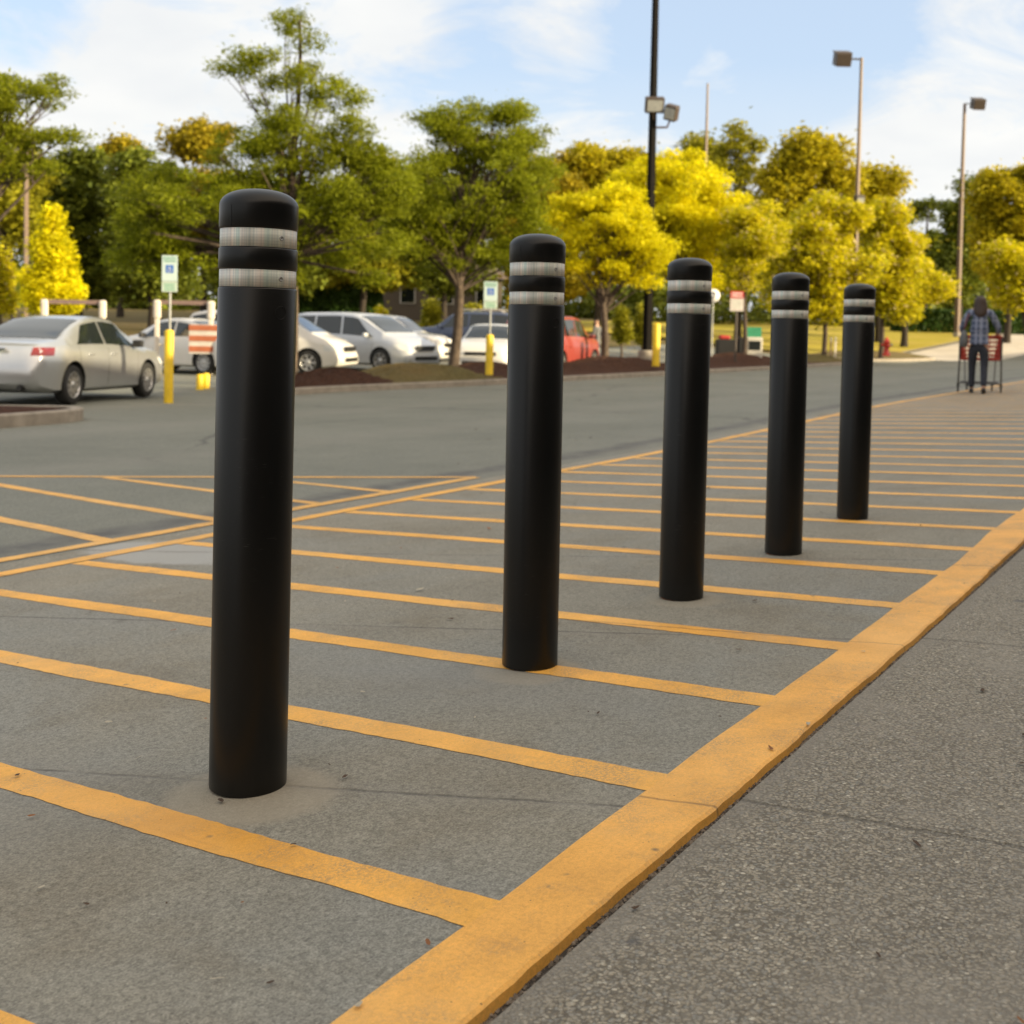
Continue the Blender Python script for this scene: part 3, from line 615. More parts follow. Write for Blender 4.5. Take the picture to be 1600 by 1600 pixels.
tree('maple_tree','yellow green speckled tree behind the fourth bollard',at(1285,55),55,
     [(1260,400,75,85,1.2),(1290,340,60,40,.7),(1250,470,75,45,.7),(1330,430,50,60,.6)],L_yg,34000,.115,.6,.12,nclump=90,cl=(.5,1.1),flat=.7,seed=20)
tree('maple_tree','yellow tree with rounded crown above the farthest bollard',at(1375,60),60,
     [(1380,420,60,70,1.2),(1370,340,45,30,.7),(1405,370,35,45,.5),(1390,480,45,30,.5)],L_yg,24000,.12,.6,.14,nclump=70,cl=(.5,1.1),flat=.7,seed=21)
# yellow conical tree left
tree('conical_yellow_tree','bright yellow cone shaped tree behind the silver sedan roof',at(76,48),48,
     [(78,350,18,45,.8),(78,400,38,50,1),(80,450,52,50,1.4),(78,330,9,20,.3),(110,470,22,30,.4),(50,450,25,40,.4)],L_yel,16000,.11,.6,.12,nclump=110,cl=(.3,.7),flat=.9,seed=23)
tree('yellow_bush','yellow bush at the left edge behind the sedan',at(0,50),50,[(-5,430,25,60),(5,470,25,25)],L_yg,5000,.12,.6,.08,nclump=30,cl=(.3,.7),flat=.9,seed=24,cat='bush')
# background trees
GB='background trees beyond the parking lot'
def bgt(label,px,Y,lobes,leaf,n,size,seed,cl=(.7,1.7),flat=.7,r=.25,nc=80,bark=None):
    tree('background_tree',label,at(px,Y),Y,lobes,leaf,int(n*1.8),size*.76,.6,r,bark or M_barkd,nclump=nc,cl=cl,flat=flat,seed=seed,group=GB,kmax=25)
bgt('dark green tree left of the slim lamp post',20,70,[(10,300,70,110),(-20,230,60,60)],L_mgreen,12000,.24,30)
bgt('dark evergreen tree behind the yellow cone tree',120,75,[(120,330,60,110,1.2),(95,270,35,45,.6),(130,430,60,50)],L_dgreen,16000,.24,31)
bgt('pointed yellow tipped tree above the dark evergreens',185,90,[(182,240,30,32),(190,330,50,70)],L_olive,9000,.27,32,nc=50)
bgt('wide dark tree between the yellow cone tree and the nearest bollard',235,72,[(225,350,70,100,1.2),(220,270,55,45,.6),(240,440,80,45)],L_dgreen,16000,.24,33)
bgt('reddish olive tree top left of the airy spire',315,85,[(305,225,60,38,1),(320,330,80,80),(350,210,28,20,.3)],L_olive,14000,.25,34)
bgt('dark green tree low behind the tallest feathery tree',420,80,[(420,360,110,100),(400,430,110,40)],L_dgreen,15000,.26,35)
bgt('mid green tree between the two green feathery trees',560,82,[(570,320,80,90),(600,410,80,50),(520,420,60,45)],L_mgreen,15000,.26,36)
bgt('dark tree behind the straight dark trunk',690,84,[(690,330,90,100),(690,420,90,50)],L_dgreen,14000,.26,37)
bgt('olive tree showing over the second bollard',850,86,[(845,290,70,60),(830,360,80,70),(850,440,80,50)],L_olive,16000,.26,38)
bgt('pale yellow green tree left of the floodlight pole',930,88,[(935,265,70,42),(950,330,80,60),(900,245,30,20,.4)],L_gold,14000,.27,39)
bgt('dark olive tree behind the tall yellow tree',1085,90,[(1085,245,40,38),(1060,300,60,60),(1100,420,70,60)],L_mgreen,11000,.25,40)
bgt('open crowned tree with sky gaps right of the distant mast',1150,85,[(1155,215,38,38,.7),(1130,250,45,40,.7),(1170,300,55,40,.7),(1150,400,60,80,1)],L_mgreen,9000,.22,41,cl=(.5,1.2))
bgt('broad olive tree left of the lamp post with square head',1250,80,[(1255,240,62,38),(1220,290,60,40),(1300,290,50,45),(1260,360,80,60)],L_gold,15000,.24,42)
bgt('olive tree right of the lamp post with square head',1370,85,[(1380,290,42,30,.8),(1340,300,40,50),(1400,330,30,30,.5),(1370,400,60,70)],L_gold,10000,.24,43)
bgt('dark sparse tree in the gap at the right',1440,105,[(1440,330,45,24,.6),(1430,400,45,50),(1470,420,40,50)],L_dgreen,8000,.25,44,cl=(.5,1.3))
bgt('dark tree left of the right hand lamp post',1495,100,[(1490,360,30,60),(1500,300,25,30,.5),(1480,430,50,50)],L_dgreen,11000,.26,45)
bgt('large green tree at the right edge above the shopper',1570,88,[(1570,320,70,65,1.2),(1535,280,35,30,.5),(1600,280,45,35,.6),(1590,400,80,70),(1530,380,40,50,.6)],L_gold,22000,.24,46)
bgt('yellow lit tree low at the right edge',1610,70,[(1600,430,55,35),(1560,400,30,22,.4),(1590,460,45,20)],L_yg,9000,.2,47)
bgt('low yellow green tree in the gap beside the right lamp post',1410,80,[(1405,440,45,45),(1450,450,35,25,.5)],L_yg,9000,.22,48)
# small conifers and shrubs
def cone(label,px,py0,py1,Y,wpx,leaf,seed,n=3500,cat='shrub',name='small_conifer',zb=None):
    lo=[]
    for q in range(5):
        f=q/4; lo.append((px,py0+(py1-py0)*(.12+.75*f),wpx*(.18+.32*f),(py1-py0)*.16,.3+f))
    tree(name,label,at(px,Y),Y,lo,leaf,n,.09 if Y<60 else .14,.5,.05,nclump=30,cl=(.18,.42) if Y<60 else (.3,.6),flat=.9,seed=seed,group='small conifers around the parking lot',cat=cat,zbase=zb)
cone('small green conifer right of the yellow tree trunk',968,482,535,50,44,L_mgreen,60)
cone('small green conifer left of the black lamp pole',1000,478,535,51,36,L_mgreen,61)
cone('pale young conifer on the slope left of the dark trunk',672,460,520,62,34,L_mgreen,62)
cone('yellow tipped shrub behind the silver minivan',592,484,512,52,44,L_yg,63,2500)
cone('small conifer on the slope beside the straight trunk',735,470,520,64,40,L_mgreen,64)
cone('pale conifer between the second sign and the slope',800,470,515,64,36,L_olive,65)
# clipped hedges
def hedge(label,px0,px1,py0,py1,Y,leaf,seed,n):
    X0,X1=at(px0,Y),at(px1,Y); zt=zat((px0+px1)/2,py0,Y); zb=gz((X0+X1)/2,Y); rs=np.random.default_rng(seed)
    root=empty('hedge',((X0+X1)/2,Y,zb),0,label,'hedge'); w_=X1-X0; h=max(zt-zb,1.0)
    P=rs.uniform(-.5,.5,(n,3))*np.array([w_,1.6,h]); 
    face=rs.integers(0,3,n); s=rs.choice([-1,1],n)
    for ax,dm in ((0,w_),(1,1.6),(2,h)):
        mk=face==ax; P[mk,ax]=s[mk]*dm/2+rs.normal(0,.07,mk.sum())
    P[:,2]+=h/2; P[:,2]=np.abs(P[:,2])
    nr=rs.normal(size=(n,3)); nr/=np.linalg.norm(nr,axis=1)[:,None]; a=np.cross(nr,rs.normal(size=(n,3))); a/=np.linalg.norm(a,axis=1)[:,None]; b_=np.cross(nr,a); sz=.17
    V=np.stack([P-a*sz,P-b_*sz*.6,P+a*sz,P+b_*sz*.6],1).reshape(-1,3)
    npmesh('foliage',V,np.arange(4*n).reshape(n,4),leaf,root)
hedge('dark clipped hedge on the slope right of the nearest bollard',466,528,438,482,84,L_hedge,70,9000)
hedge('dark clipped hedge right part, left of the brick house',533,590,442,484,84,L_hedge,71,8000)
hedge('long low green hedge beyond the drive at the right',1395,1700,488,506,104,L_hedge,72,16000)
# far wood as one mass
rs=np.random.default_rng(99); C=[];Rr=[]
for q in range(1100):
    px=rs.uniform(-150,1800); Y=rs.uniform(120,150); 
    topy=np.interp(px,[-150,80,130,340,560,860,1000,1190,1340,1420,1480,1530,1800],[230,270,300,290,300,280,300,300,330,410,410,320,300])
    py=rs.uniform(topy+14,505); C.append((at(px,Y),Y,zat(px,py,Y))); Rr.append(rs.uniform(1.4,3.2))
for q in range(500):
    px=rs.uniform(-150,1800); Y=rs.uniform(112,125); py=rs.uniform(440,500); C.append((at(px,Y),Y,zat(px,py,Y))); Rr.append(rs.uniform(1.2,2.2))
V_,Q_=leafcloud(np.array(C),np.array(Rr),.8,85000,.42,.6,rs,0,.3); o=npmesh('far_wood',V_,Q_,L_dgreen); tag(o,'dark wood closing the view behind the parking lot trees','wood',kind='stuff')
# brick house between trees
Y=100; X=at(625,Y); z=gz(X,Y); hb=empty('brick_house',(X,Y,z),R(12),'brick house seen between trunks on the slope','house')
mb=MB(); mb.box((0,0,1.6),(16,8,3.6)); mb.build('wall',M_brick,hb)
mb=MB(); mb.add([(-8.6,-4.6,3.4),(8.6,-4.6,3.4),(8.6,4.6,3.4),(-8.6,4.6,3.4),(-7,0,5.6),(7,0,5.6)],[(0,1,5,4),(2,3,4,5),(0,4,3),(1,2,5),(0,3,2,1)]); mb.build('roof',simple('brown_roof',(.12,.09,.07),.9,var=.3,scale=3),hb)
for k in range(5):
    mb=MB(); mb.box((-6.4+3.2*k,-4.02,1.9),(1.3,.1,1.5)); f=mb.build('window',M_white,hb); mb=MB(); mb.box((-6.4+3.2*k,-4.08,1.9),(1.1,.06,1.3)); mb.build('pane',M_glass,f)
# ---------------------------------------------------------------- bollards
def make_bollard():
    root=empty('bollard')
    H=1.25; r=.081; rb=.0782
    mb=MB()
    # sleeve: from bottom to below lower band, groove steps, ring, cap as one moulded shell
    z1,z2,z3,z4=H-.2035,H-.1665,H-.1225,H-.0835   # lower band bottom/top, upper band bottom/top
    e=.003
    prof=[(r*.995,.007),(r,.012),(r,z1-e),(r-.001,z1-.0008),(r-.0022,z1),(rb,z1),(rb,z2),(r-.002,z2),(r,z2+e),(r,z3-e),(r-.001,z3-.0008),(r-.0022,z3),(rb,z3),(rb,z4),(r-.0015,z4),(r,z4+e),(r,H-.036)]
    for k in range(1,15):
        a=k/14*math.pi/2
        prof.append((r*max(math.cos(a),0)**.8,H-.036+.036*math.sin(a)))
    prof[-1]=(.0001,H)
    mb.lathe(prof,96)
    mb.build('sleeve',M_black,root)
    for (a,b_) in ((z1,z2),(z3,z4)):
        mb=MB(); mb.lathe([(rb,a+.0008),(rb+.0007,a+.001),(rb+.0007,b_-.001),(rb,b_-.0008)],96); band=mb.build('reflective_band',M_tape,root)
        mb=MB(); an=-math.pi/2+.62; c=Vector((math.cos(an),math.sin(an),0))*(rb+.0007)+Vector((0,0,(a+b_)/2))
        M_=Vector((math.cos(an),math.sin(an),0)).to_track_quat('Z','Y').to_matrix(); mb.lathe([(.0055,0),(.005,.001),(.003,.0012),(.0028,.0002),(.0001,.0002)],16,c,M_); mb.build('rivet',M_steel,band)
    # embossed ring mark
    mb=MB(); an=-math.pi/2+.62; zc=z1-.05; ps=[]
    for q in range(25):
        t_=2*math.pi*q/24; aa=an+.013*math.cos(t_)/r; ps.append(Vector((math.cos(aa)*(r+.0002),math.sin(aa)*(r+.0002),zc+.013*math.sin(t_))))
    mb.tube(ps,.0006,5,False); mb.build('embossed_mark',M_black,root)
    mb=MB(); ps=[Vector((math.cos(-math.pi/2-.75)*(r+.0002),math.sin(-math.pi/2-.75)*(r+.0002),z)) for z in (z4+.001,z4+.02,z4+.045)]; mb.tube(ps,.0005,5); mb.build('mould_seam',M_black,root)
    mb=MB(); mb.lathe([(.074,-.03),(.074,.03),(.06,.03)],48); mb.build('steel_pipe',M_rust,root)
    return root
bl=make_bollard()
blab=['nearest and largest black bollard, left of the others, with two reflective bands','second black bollard from the camera, standing beside a yellow stripe','third black bollard from the camera, middle one of the row of five',
      'fourth black bollard from the camera, standing on a brighter orange stripe','farthest and smallest black bollard, last of the row before the shopper']
for i in range(5):
    o=bl if i==0 else copy_tree(bl)
    u,v=((1.735,1.765),(2.830,1.742),(3.886,1.744),(4.943,1.731),(6.134,1.774))[i]
    p=W(u,v,g(u,v)-.004); o.location=p; o.rotation_euler=(0,0,random.uniform(-.15,.15) if i else 0)
    ang=math.atan2(p.x,p.y); o.rotation_euler.z+=-ang; o.rotation_mode='ZYX'; o.rotation_euler=(0,R((.45,-.1,.1,-.05,.1)[i]),o.rotation_euler.z); o.scale=(1,1,(1.010,1.003,1,1,1.003)[i])
    tag(o,blab[i],'bollard','black bollards in a row along the kerb')

# ---------------------------------------------------------------- yellow posts and parking signs
def text_mesh(txt,size,name,mat,parent,loc,rot):
    cu=bpy.data.curves.new(name,'FONT'); cu.body=txt; cu.size=size; cu.align_x='CENTER'; cu.align_y='CENTER'; cu.extrude=.0008
    tmp=bpy.data.objects.new('tmp',cu); COL.objects.link(tmp); bpy.context.view_layer.update()
    me=bpy.data.meshes.new_from_object(tmp.evaluated_get(bpy.context.evaluated_depsgraph_get())); bpy.data.objects.remove(tmp)
    me.materials.clear(); me.materials.append(mat); o=bpy.data.objects.new(name,me); COL.objects.link(o); o.parent=parent; o.location=loc; o.rotation_euler=rot; return o
def yellow_post(X,Y,h,r,label,z=None,group=None,dome=True):
    z=gz(X,Y) if z is None else z
    root=empty('yellow_post',(X,Y,z),0,label,'post',group)
    mb=MB(); prof=[(r,-.1),(r,h-r*.5)]+[(r*math.cos(a)+1e-4,h-r*.5+r*.5*math.sin(a)) for a in [k*math.pi/2/6 for k in range(1,7)]]
    mb.lathe(prof,24); mb.build('tube',M_yellow,root)
    return root
def park_sign(X,Y,zb,zt,w_,label,hplate=.45):
    root=empty('parking_sign',(X,Y,zb),0,label,'sign','accessible parking signs on yellow posts')
    H=zt-zb
    mb=MB(); mb.tube([(0,.012,0),(0,.012,H)],.022,8); mb.build('pole',M_steel,root)
    mb=MB(); mb.box((0,-.02,H-hplate/2),(w_,.006,hplate),bev=.002); p=mb.build('sign_plate',M_signface,root)
    mb=MB()
    s=w_*.5; zc=H-hplate*.52
    mb.box((0,-.0245,zc),(s,.002,s)); sq=mb.build('blue_square',M_signb,root)
    # wheelchair figure
    mb=MB(); k=s*.01; y=-.027
    def sg(a,b,wd=5): mb.tube([(a[0]*k,y,zc+a[1]*k),(b[0]*k,y,zc+b[1]*k)],wd*k*.7,6)
    mb.lathe([(5*k,-.001),(5*k,.001),(.0001,.001)],14,(-4*k,y,zc+32*k),Matrix.Rotation(math.pi/2,3,'X'))
    sg((-4,24),(-2,0)); sg((-3,12),(12,12),4); sg((-2,0),(16,0)); sg((16,0),(24,-26)); sg((24,-26),(31,-24),4)
    arc=[(-2+24*math.cos(a),-12+24*math.sin(a)) for a in [R(115+q*20) for q in range(11)]]
    for a,b_ in zip(arc,arc[1:]): sg(a,b_,4)
    mb.build('wheelchair_symbol',M_white,root)
    text_mesh('RESERVED',w_*.19,'lettering',M_signg,root,(0,-.0245,H-.05),(R(90),0,0)); text_mesh('PARKING',w_*.19,'lettering',M_signg,root,(0,-.0245,H-.10),(R(90),0,0))
    mb=MB(); mb.box((0,-.02,H-hplate-.095),(w_,.006,.17),bev=.002); mb.build('lower_plate',M_signgrey,root)
    for q in range(3):
        mb=MB(); mb.box((0,-.0245,H-hplate-.05-.045*q),(w_*.7,.002,.018)); mb.build('text_line',M_signg,root)
    return root
Y=20.0; X=at(262,Y); zb=gz(X,Y)
yellow_post(X,Y,1.28,.079,'tall yellow post beside the front wheel of the silver sedan')
park_sign(X,Y+.02,zb+1.2,zat(262,399,Y),.27,'accessible parking sign above the post beside the silver sedan')
Y=27; X=at(763,Y)
zb=zat(763,579,Y)
yellow_post(X,Y,.85,.09,'yellow post in the mulch in front of the white sedan facing the camera',z=zb)
park_sign(X,Y+.02,zb+.75,zat(763,440,Y),.32,'accessible parking sign over the mulch bed in front of the white sedan')
Y=36; X=at(1023,Y); zb=zat(1023,567,Y)
yp=yellow_post(X,Y,1.25,.12,'thick yellow post beside the black lamp pole',z=zb)
for k,(px,lab) in enumerate(((311,'short yellow post, left of a pair near the entrance to the bays'),(320,'short yellow post, right of a pair by the mulch bed edge'))):
    Y=24+.3*k; X=at(px,Y); yellow_post(X,Y,.33,.08,lab)

# ---------------------------------------------------------------- cart corral frames
def corral(px0,px1,Y,label,zt,board=False):
    X0,X1=at(px0,Y),at(px1,Y); z=gz(X0,Y); Hh=zt-z
    root=empty('cart_corral',(X0,Y,z),0,label,'cart corral','cart corrals in the parking lot')
    Lx=X1-X0
    for x in (0,Lx):
        mb=MB(); mb.box((x,0,Hh*.42),(.1,.1,Hh*.84),bev=.01); p=mb.build('post',M_wpost,root)
        mb=MB(); mb.box((x,-.0,Hh-.27),(.19,.15,.5),bev=.06); mb.build('post_cap',M_wpost,root)
    mb=MB(); mb.box((Lx/2,.02,Hh-.08),(Lx-.2,.06,.11)); mb.build('rail',simple('grey_rail',(.22,.15,.13),.6),root)
    for sx in (0,Lx):
        for zz in (.35,.75): 
            mb=MB(); mb.tube([(sx,.05,zz),(sx,2.4,zz)],.03,8); mb.build('side_rail',M_wpost,root)
    if board:
        mb=MB()
        mb.box((Lx*board,-.5,.93),(.75,.06,.75))
        bd=mb.build('board',simple('white_board',(.6,.55,.5),.6),root)
        for q in range(3):
            mb=MB(); mb.box((Lx*board,-.535,.68+.27*q),(.75,.01,.14)); mb.build('red_stripe',simple('orange_red_paint',(.42,.13,.06),.6),bd)
    return root
M_wpost=simple('white_post',(.66,.60,.52),.6,var=.08)
corral(67,158,31,'white cart corral frame beyond the roof of the silver sedan',zat(110,467,31))
corral(243,327,30,'white cart corral frame behind the accessible sign at the left',zat(290,468,30),board=.97)

# ---------------------------------------------------------------- lamp posts
def lamp(X,Y,H,r,label,heads,z=None,mat=None,group='parking lot lamp posts',rz=.6,taper=.6):
    z=gz(X,Y) if z is None else z
    root=empty('lamp_post',(X,Y,z),0,label,'lamp post',group)
    mb=MB(); c,s=math.cos(rz),math.sin(rz); vs=[]
    for zz,rr in ((-.2,r),(H,r*taper)):
        for (a,b_) in ((-1,-1),(1,-1),(1,1),(-1,1)): vs.append((c*a*rr-s*b_*rr,s*a*rr+c*b_*rr,zz))
    mb.add(vs,[(0,1,5,4),(1,2,6,5),(2,3,7,6),(3,0,4,7),(4,5,6,7)]); mb.build('pole',mat or M_bronze,root)
    mb=MB(); mb.lathe([(.3,-.1),(.3,.35),(.26,.4),(.001,.4)],20); mb.build('base',M_kerb,root)
    for (dx,dz,wx,wz,kind,rot) in heads:
        mb=MB()
        if kind=='shoebox':
            mb.box((dx*.5,0,dz),(abs(dx),.07,.07)); arm=mb.build('arm',M_darkpole,root)
            mb=MB(); Mx=Matrix.Rotation(R(20),3,'X')
            mb.box((dx+math.copysign(wx/2,dx),0,dz-.02),(wx,wx,wz*.8),bev=.03,M=Mx); hd=mb.build('lamp_head',M_darkpole,root)
            mb=MB(); mb.box((dx+math.copysign(wx/2,dx),.04*0,dz-.02-wz*.41),(wx*.85,wx*.85,.02),M=Mx); mb.build('lens',simple('dark_lens',(.09,.05,.03),.3),hd)
            mb=MB(); mb.box((dx+math.copysign(wx/2,dx),0,dz+wz*.42),(wx*1.04,wx*1.04,.05),M=Mx); mb.build('cap',M_darkpole,hd)
        else:
            Mx=Matrix.Rotation(rot,3,'Z')@Matrix.Rotation(R(kind),3,'Y')@Matrix.Rotation(R(22),3,'X')
            mb.box((dx,-.25,dz),(wx,.3,wz),bev=.03,M=Mx); hd=mb.build('floodlight',M_darkpole,root)
            mb=MB(); mb.box(Vector((dx,-.25,dz))+Mx@Vector((0,-.16,0)),(wx*.8,.02,wz*.72),M=Mx); mb.build('lens',M_lampglass,hd)
            mb=MB(); mb.tube([(0,0,dz-wz*.9),(dx*.8,-.08,dz-wz*.9),(dx,-.2,dz-wz*.3)],.035,6); mb.build('bracket',M_bronze,hd)
    return root
Y=38; X=at(1009,Y); lamp(X,Y,14,.115,'dark pole with two floodlights rising out of the top of the picture',[(.02,zat(1014,166,Y)-zat(1009,566,Y),.62,.5,0,0),(.58,zat(1040,178,Y)-zat(1009,566,Y),.42,.5,18,-.5)],z=zat(1009,566,Y),mat=simple('blackish_brown',(.008,.007,.006),.9,spec=.1),taper=.62)
# brighter wood-like conduit strip on its right
Y=55; X=at(1330,Y); lamp(X,Y,zat(1335,90,Y)-gz(X,Y),.10,'lamp post with a square head pointing left above the yellow trees',[(-.55,zat(1320,92,Y)-gz(X,Y),.72,.75,'shoebox',0),(.0,zat(1328,314,Y)-gz(X,Y),.45,.5,0,.2)],taper=.5)
Y=95; X=at(1492,Y); lamp(X,Y,zat(1500,162,Y)-gz(X,Y),.17,'lamp post with a head pointing right, standing on the lawn behind the shopper',[(.6,zat(1515,162,Y)-gz(X,Y),.95,1.0,'shoebox',0)],taper=.5)
Y=60; X=at(38,Y); lamp(X,Y,zat(38,236,Y)-gz(X,Y),.11,'slim lamp post behind the silver sedan at the far left',[(-.5,zat(38,238,Y)-gz(X,Y),.6,.3,'shoebox',0)],taper=.8)
Y=65; X=at(1093,Y); lamp(X,Y,zat(1093,130,Y)-gz(X,Y),.11,'thin distant mast rising behind the yellow trees',[],taper=.35)

# ---------------------------------------------------------------- signs and odds at the islands
Y=43; X=at(1147,Y); z=zat(1145,567,Y); root=empty('notice_sign',(X,Y,z),0,'red topped notice sign on a dark pole beside the trash bin','sign')
H=zat(1148,455,Y)-z
mb=MB(); mb.tube([(0,.02,-.2),(0,.02,H)],.045,8); mb.build('pole',M_darkpole,root)
mb=MB(); mb.box((0,-.04,H-.37),(.50,.01,.74),bev=.002); mb.build('sign_plate',simple('pinkish_white',(.55,.5,.46),.5),root)
mb=MB(); mb.box((0,-.049,H-.13),(.50,.008,.26)); p=mb.build('red_panel',M_signr,root)
for q in range(2):
    mb=MB(); mb.box((0,-.055,H-.08-.1*q),(.40,.004,.035)); mb.build('text_line',M_white,p)
for q in range(3):
    mb=MB(); mb.box((0,-.047,H-.38-.11*q),(.36,.004,.03)); mb.build('text_line',M_signgrey,root)
Y=44; X=at(1110,Y); z=gz(X,Y); root=empty('round_sign',(X,Y,z),0,'white round sign just right of the third bollard top','sign')
H=zat(1110,462,Y)-z
mb=MB(); mb.tube([(0,.03,0),(0,.03,H)],.03,8); mb.build('pole',M_steel,root)
mb=MB(); mb.lathe([(.26,-.006),(.26,.006),(.0001,.006)],32,(0,0,H),Matrix.Rotation(math.pi/2,3,'X')); mb.build('disc',M_white,root)
mb=MB(); mb.tube([(-.1,-.015,H+.08),(0,-.015,H+.14),(.09,-.015,H+.08),(.05,-.015,H),(0,-.015,H-.06),(0,-.015,H-.12)],.022,6); mb.build('symbol',M_blackm,root)
# trash bin, crate with bags, white box, green panel
Y=46
def zb_(px,py): return zat(px,py,Y)
X0,X1=at(1117,Y),at(1150,Y); z=zb_(1130,563)
root=empty('trash_bin',((X0+X1)/2,Y,z),0,'black trash bin with red lid under the notice sign','bin')
mb=MB(); mb.box((0,0,.42),(X1-X0,.7,.84),bev=.03); mb.build('bin_body',M_blackm,root)
mb=MB(); mb.box((-.12,0,.92),(.42,.5,.16),bev=.06); mb.build('lid',M_signr,root)
root=empty('metal_cabinet',(at(1156,Y),Y-.1,z),0,'black metal cabinet right of the trash bin','cabinet')
mb=MB(); mb.box((0,0,.47),(.34,.6,.94),bev=.02); mb.build('cabinet_body',M_blackm,root); mb=MB(); mb.box((.12,-.31,.5),(.03,.02,.2)); mb.build('handle',M_steel,root)
root=empty('newspaper_box',(at(1175,Y),Y,z),0,'pale grey newspaper box under the green sign','box')
mb=MB(); mb.box((0,0,.5),(.62,.5,.9),bev=.04); mb.build('box_body',simple('pale_grey',(.5,.48,.42),.5),root); mb=MB(); mb.box((0,-.26,.62),(.45,.02,.36)); mb.build('window',M_glass,root)
for sx in (-.22,.22):
    mb=MB(); mb.box((sx,0,.03),(.06,.4,.1)); mb.build('leg',M_blackm,root)
root=empty('green_sign',(at(1176,Y),Y+.4,z),0,'green rectangular sign above the pale newspaper box','sign')
for sx in (-.3,.3):
    mb=MB(); mb.tube([(sx,0,-.1),(sx,0,1.35)],.02,6); mb.build('post',M_steel,root)
mb=MB(); mb.box((0,-.03,1.15),(.72,.02,.4)); mb.build('sign_plate',simple('green_panel',(.03,.24,.13),.5),root)
# delineator posts
for px,lab in ((1296,'thin brown marker post, left of two by the small trunk'),(1303,'thin white marker post, right of two near the last bollard')):
    Y=56; X=at(px,Y); z=gz(X,Y); root=empty('marker_post',(X,Y,z),0,lab,'post'); mb=MB(); mb.box((0,0,.6),(.09,.03,1.25),bev=.01); mb.build('stake',M_wpost if px>1300 else M_bronze,root)
    mb=MB(); mb.box((0,-.02,1.1),(.07,.01,.2)); mb.build('reflector',M_tape,root)
# hydrant
Y=54; X=at(1383,Y); z=zat(1383,553,Y)
root=empty('fire_hydrant',(X,Y,z),0,'red fire hydrant on the mulch beside the farthest bollard','hydrant')
M_hyd=simple('hydrant_red',(.50,.035,.02),.4)
mb=MB(); mb.lathe([(.17,-.1),(.17,.04),(.12,.06),(.11,.5),(.15,.52),(.15,.56),(.13,.6),(.10,.68),(.05,.73),(.035,.75),(.035,.80),(.0001,.8)],20); mb.build('barrel',M_hyd,root)
for sx in (-1,1):
    mb=MB(); mb.lathe([(.055,0),(.055,.1),(.075,.1),(.075,.15),(.0001,.16)],14,(sx*.09,0,.42),Matrix.Rotation(sx*math.pi/2,3,'Y')); mb.build('nozzle',M_hyd if sx<0 else M_steel,root)
mb=MB(); mb.lathe([(.07,0),(.07,.1),(.095,.1),(.095,.16),(.0001,.17)],14,(0,-.09,.38),Matrix.Rotation(math.pi/2,3,'X')); mb.build('nozzle',M_hyd,root)

# ---------------------------------------------------------------- cars
KN=lambda P:(np.array([p[0] for p in P]),np.array([p[1] for p in P]))
PROF={
 'sedan':dict(top=[(0,.62),(.012,.86),(.03,.97),(.06,1.01),(.17,1.06),(.25,1.22),(.36,1.40),(.45,1.462),(.52,1.47),(.60,1.43),(.67,1.27),(.755,1.02),(.88,.92),(.96,.79),(.99,.66),(1,.55)],
   belt=[(0,.6),(.03,.90),(.17,.97),(.5,.95),(.75,.90),(.9,.84),(1,.5)],rear=(.175,.365),front=(.605,.752),sides=[((.245,.44),(.345,.455)),((.455,.705),(.467,.60))],wheels=(.215,.79),r=.325,dlo=.86,roofw=.69),
 'van':dict(top=[(0,.65),(.01,1.1),(.03,1.45),(.06,1.66),(.15,1.74),(.45,1.76),(.58,1.72),(.66,1.58),(.74,1.33),(.83,1.10),(.92,.96),(.97,.80),(1,.55)],
   belt=[(0,.6),(.03,1.05),(.2,1.06),(.5,1.04),(.8,.98),(.9,.86),(1,.5)],rear=(.018,.055),front=(.615,.80),sides=[((.05,.27),(.07,.27)),((.285,.49),(.285,.48)),((.505,.745),(.495,.61))],wheels=(.18,.80),r=.34,dlo=.88,roofw=.80),
 'suv':dict(top=[(0,.7),(.01,1.12),(.03,1.4),(.07,1.64),(.2,1.72),(.5,1.74),(.58,1.70),(.65,1.52),(.72,1.24),(.76,1.14),(.9,1.05),(.97,.92),(1,.6)],
   belt=[(0,.65),(.03,1.08),(.2,1.10),(.5,1.08),(.75,1.05),(.9,.98),(1,.55)],rear=(.02,.06),front=(.60,.735),sides=[((.06,.25),(.09,.25)),((.265,.45),(.265,.45)),((.465,.70),(.465,.595))],wheels=(.19,.81),r=.36,dlo=.88,roofw=.80)}
def smooth1(a,k=2):
    a=np.array(a,float)
    for _ in range(k):
        b=a.copy(); b[1:-1]=(a[:-2]+2*a[1:-1]+a[2:])/4; a=b
    return a
